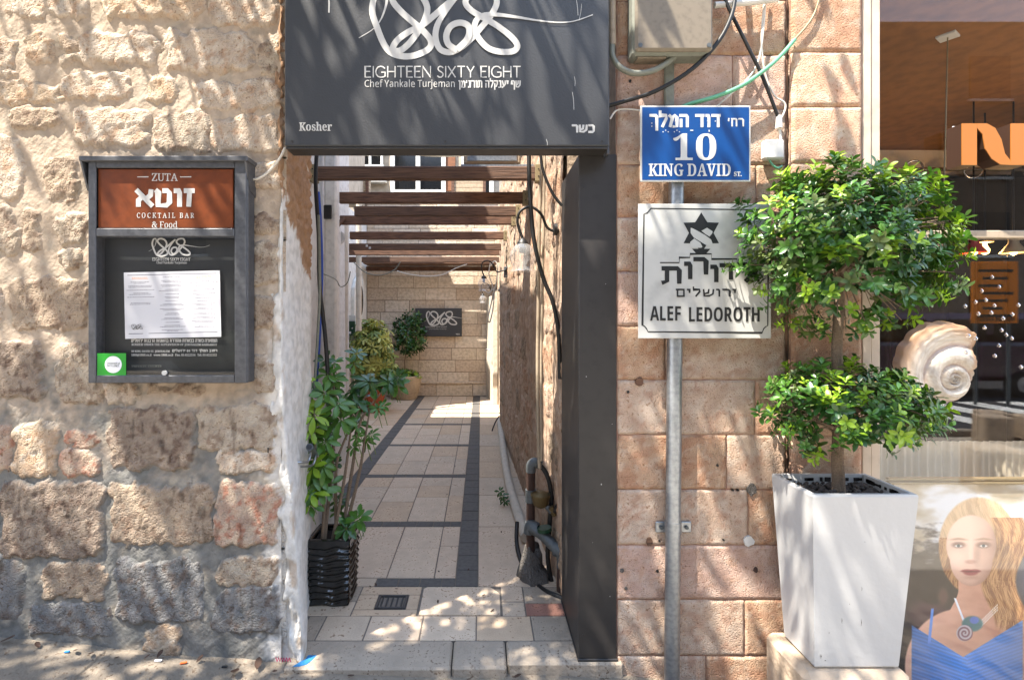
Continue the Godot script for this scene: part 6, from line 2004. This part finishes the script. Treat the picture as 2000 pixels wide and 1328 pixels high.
	# little tree in the cream pot
	var cp := PF(792, 779)
	var cpot := thing("cream_pot", "large round cream clay pot at the end wall", "pot")
	b = MB.new()
	b.lathe(cp, [[0.001, 0.003], [0.20, 0.003], [0.215, 0.02], [0.29, 0.24], [0.31, 0.40], [0.315, 0.46], [0.30, 0.475], [0.28, 0.46], [0.27, 0.40], [0.001, 0.40]], 32)
	add(cpot, "pot", b, M.clay_pale)
	var gc := thing("ground_cover", "low bright green plants filling the cream pot", "plant")
	var small := func(p: Vector3, _d: Vector3) -> bool: return p.y > 0.4
	crown(gc, cp + Vector3(0, 0.42, 0), Vector3(0.29, 0.15, 0.29), 150, [sprig(6, 0.05, 0.03)], [M.leaf, M.leaf_young], small, 60)
	var ft := thing("small_tree", "small dark leaved tree with thin bare trunk in the cream pot", "tree")
	add(ft, "trunk", tb([cp + Vector3(0, 0.4, 0), cp + Vector3(-0.02, 0.75, 0), cp + Vector3(0.03, 1.05, 0)], [0.016, 0.013, 0.009], 7), M.bark)
	var all := func(p: Vector3, _d: Vector3) -> bool: return nc.get_noise_3dv(p * 4.0) > -0.2
	crown(ft, cp + Vector3(0.08, 1.30, 0), Vector3(0.33, 0.42, 0.30), 230, [sprig(6, 0.085, 0.04), sprig(5, 0.08, 0.036)], [M.leaf_dark, M.leaf_dark], all, 90)
	var wd := thing("wall_weed", "tiny green weed sprouting at the foot of the side wall", "plant")
	var o2 := PF(986, 990)
	for k in 3:
		var n := MeshInstance3D.new()
		n.mesh = leaves[k]
		n.material_override = M.leaf_dark
		n.name = "leaf"
		n.transform = Transform3D(turned(Vector3(-0.5, 0.7, 0.6), k * 1.0).scaled(Vector3.ONE * 0.05), o2 + Vector3(-0.02 * k, 0.05 + 0.04 * k, 0))
		wd.add_child(n, true)
	add(wd, "stem", tb([o2 + Vector3(0.06, 0, 0), o2 + Vector3(0, 0.06, 0), o2 + Vector3(-0.04, 0.13, 0)], 0.003, 5), M.leaf_dark)

func bed_top(x0: float, x1: float, z0: float, z1: float, y: float, st: float) -> MB:
	var b := MB.new()
	var nx := int(ceil((x1 - x0) / st))
	var nz := int(ceil((z1 - z0) / st))
	for j in nz + 1:
		for i in nx + 1:
			var x := x0 + (x1 - x0) * i / nx
			var z := z0 + (z1 - z0) * j / nz
			b.p(Vector3(x, y + 0.008 * nb.get_noise_2d(x * 30, z * 30), z))
	for j in nz:
		for i in nx:
			var a := j * (nx + 1) + i
			b.tri(a, a + 1, a + nx + 2)
			b.tri(a, a + nx + 2, a + nx + 1)
	return b

# ------------------------------------------------------------------ the street tree whose crown dapples the facade
func street_tree() -> void:
	rng.seed = 11
	var t := thing("street_tree", "spreading street tree whose crown reaches over the pavement and dapples the facade", "tree")
	add(t, "trunk", tb([Vector3(-4.2, -0.2, 2.3), Vector3(-4.1, 1.5, 2.3), Vector3(-3.7, 3.2, 2.1), Vector3(-3.1, 4.6, 1.7)], [0.22, 0.18, 0.15, 0.10], 12), M.bark)
	var limbs := [[Vector3(-3.7, 3.2, 2.1), Vector3(-2.2, 4.4, 1.2), Vector3(-0.4, 5.2, 0.9)], [Vector3(-3.1, 4.6, 1.7), Vector3(-1.8, 5.8, 1.4), Vector3(0.6, 6.2, 1.2)], [Vector3(-3.7, 3.4, 2.1), Vector3(-4.2, 5.0, 1.0), Vector3(-4.0, 6.0, 0.8)], [Vector3(-3.1, 4.6, 1.7), Vector3(-2.6, 6.0, 2.6), Vector3(-1.0, 6.8, 3.2)]]
	for l in limbs:
		add(t, "limb", tb(smooth(l, 4), [0.09, 0.08, 0.075, 0.07, 0.06, 0.05, 0.04, 0.03, 0.02], 8), M.bark)
	for k in 14:
		var a := Vector3(rng.randf_range(-2.8, -1.4), rng.randf_range(4.6, 6.2), rng.randf_range(0.7, 1.5))
		var e := a + Vector3(rng.randf_range(0.5, 1.5), rng.randf_range(-0.5, 0.5), rng.randf_range(-0.6, 0.1))
		add(t, "branch", tb(smooth([a, a.lerp(e, 0.5) + Vector3(0, 0.12, 0.03), e], 4), [0.022, 0.02, 0.018, 0.017, 0.015, 0.012, 0.010, 0.008, 0.005], 6), M.bark)
	for k in 17:                                    # straight shoots that point at the facade
		var a := Vector3(-2.05 + k * 0.118 + rng.randf_range(-0.06, 0.06), rng.randf_range(4.2, 4.95), rng.randf_range(0.85, 1.15))
		var e := Vector3(a.x + rng.randf_range(-0.04, 0.06), a.y + rng.randf_range(-0.12, 0.06), rng.randf_range(0.28, 0.42))
		add(t, "branch", tb([Vector3(-1.6 + k * 0.07, 5.1, 1.25), a, a.lerp(e, 0.5), e], [0.016, 0.014, 0.011, 0.006] if k % 3 else [0.03, 0.027, 0.022, 0.012], 6), M.bark)
	var cl := MB.new()
	for k in 12:
		var d := Vector3(rng.randfn(), rng.randfn() * 0.6, rng.randfn()).normalized()
		leaflet(cl, d * 0.05 + Vector3(rng.randfn(), rng.randfn(), rng.randfn()) * 0.05, d, Vector3(rng.randfn(), 1, rng.randfn()).normalized(), 0.10, 0.045, 0.2, 0.3)
	var mesh := cl.mesh()
	var list := []
	while list.size() < 760:
		var p := Vector3(rng.randf_range(-5.8, 1.4), rng.randf_range(3.7, 7.0), rng.randf_range(0.3, 3.4))
		var e := Vector3((p.x + 2.2) / 3.4, (p.y - 5.2) / 1.6, (p.z - 1.75) / 1.5)
		if rng.randf() > lerpf(1.0, 0.55, smoothstep(-2.4, -0.9, p.x)):
			continue
		if rng.randf() > lerpf(0.4, 1.0, smoothstep(0.95, 1.5, p.z)):
			continue
		if rng.randf() > 1.15 - e.length() * (1.0 + 0.3 * na.get_noise_3dv(p)):
			continue
		if nc.get_noise_3dv(p * 1.3) < 0.02 and rng.randf() < 0.85:
			continue
		list.append(Transform3D(Basis.from_euler(Vector3(rng.randf() * 0.8, rng.randf() * TAU, rng.randf() * 0.8)).scaled(Vector3.ONE * rng.randf_range(0.8, 1.4)), p))
	#PROBE
	var mm := MultiMesh.new()
	mm.transform_format = MultiMesh.TRANSFORM_3D
	mm.mesh = mesh
	mm.instance_count = list.size()
	for i in list.size():
		mm.set_instance_transform(i, list[i])
	var n := MultiMeshInstance3D.new()
	n.multimesh = mm
	n.material_override = M.leaf_street
	n.name = "crown"
	n.set_meta("kind", "stuff")
	t.add_child(n)

# ------------------------------------------------------------------ litter and paint
func small_things() -> void:
	var b := MB.new()
	var q := [Vector2(-0.815, -0.035), Vector2(-0.775, -0.035), Vector2(-0.785, 0.0), Vector2(-0.80, 0.03), Vector2(-0.83, 0.045), Vector2(-0.86, 0.045), Vector2(-0.838, 0.012), Vector2(-0.82, -0.005)]
	b.prism(PackedVector2Array(q), 0.0012, 0.0022, Transform3D(Basis(Vector3.RIGHT, Vector3(0, 0, 1), Vector3(0, 1, 0)), Vector3.ZERO))
	one("blue_paint_mark", b, M.paint_blue, "blue sprayed paint stroke on the corner of the doorstep", "paint mark")
	for k in [[-0.30, 0.058, 0.05], [-0.25, 0.058, 0.035]]:
		one("blue_paint_splash", bx(Vector3(k[0], -0.06, k[1]), Vector3(k[2], 0.03, 0.003), 0.001), M.paint_blue, "blue paint splash on the front of the doorstep", "paint mark", "blue paint splashes on the doorstep")
	var X := func(px): return (px - 939.0) / 420.0
	var i := 0
	for e in [[322, 1277, 0.03], [300, 1262, 0.02], [200, 1252, 0.03], [165, 1256, 0.03], [480, 1285, 0.05], [515, 1288, 0.045], [100, 1248, 0.03], [20, 1240, 0.05], [250, 1258, 0.03], [398, 1290, 0.03], [545, 1300, 0.03], [700, 1312, 0.03], [1000, 1318, 0.03]]:
		var x: float = X.call(e[0])
		var m := MB.new()
		var a := rng.randf() * TAU
		leaflet(m, Vector3(x, slope(x) + 0.018, 0.05 + rng.randf() * 0.03), Vector3(cos(a), 0.12, sin(a)).normalized(), Vector3.UP, e[2] * 1.3, e[2] * 0.7, -0.25, 0.3)
		one("fallen_leaf", m, M.dry_leaf, "dry brown fallen leaf on the pavement at the foot of the wall", "leaf", "dry leaves along the wall foot")
		i += 1
	for k in 16:
		var f := PF(rng.randf_range(720, 985), rng.randf_range(880, 1235))
		var m := MB.new()
		var a := rng.randf() * TAU
		leaflet(m, f + Vector3(0, 0.003, 0), Vector3(cos(a), 0.08, sin(a)).normalized(), Vector3.UP, rng.randf_range(0.012, 0.028), 0.011, -0.2, 0.3)
		one("leaf_scrap", m, M.dry_leaf, "dark dry leaf scrap lying on the alley paving", "leaf", "leaf scraps on the alley paving")
	for e in [[327, 1281, 0.032, "paper"], [375, 1291, 0.028, "litter_orange"], [453, 1305, 0.026, "iron"], [154, 1256, 0.022, "paint_blue"]]:
		var x: float = X.call(e[0])
		one("litter_scrap", bx(Vector3(x, slope(x) + 0.014, 0.07), Vector3(e[2], 0.007, 0.01), 0.002, Basis(Vector3.UP, rng.randf())), M[e[3]], {"paper": "white cigarette end lying at the foot of the rubble wall", "litter_orange": "orange filter tip lying on the pavement by the wall", "iron": "small black plastic scrap on the pavement by the wall", "paint_blue": "pale blue plastic scrap at the foot of the rubble wall"}[e[3]], "litter")
	# pink scribble at the foot of the corner
	var s := MB.new()
	var pts := []
	for k in 12:
		pts.append(Vector2(X.call(541.0 + k * 2.6), 1.585 - (1283.0 + (4.0 if k % 2 else -3.0) - 624.0) / 420.0))
	s.ribbon(pts, 0.005, 0.016, 0.0165)
	one("pink_scribble", s, M.paint_pink, "small pink sprayed scribble low on the whitewashed corner", "graffiti")
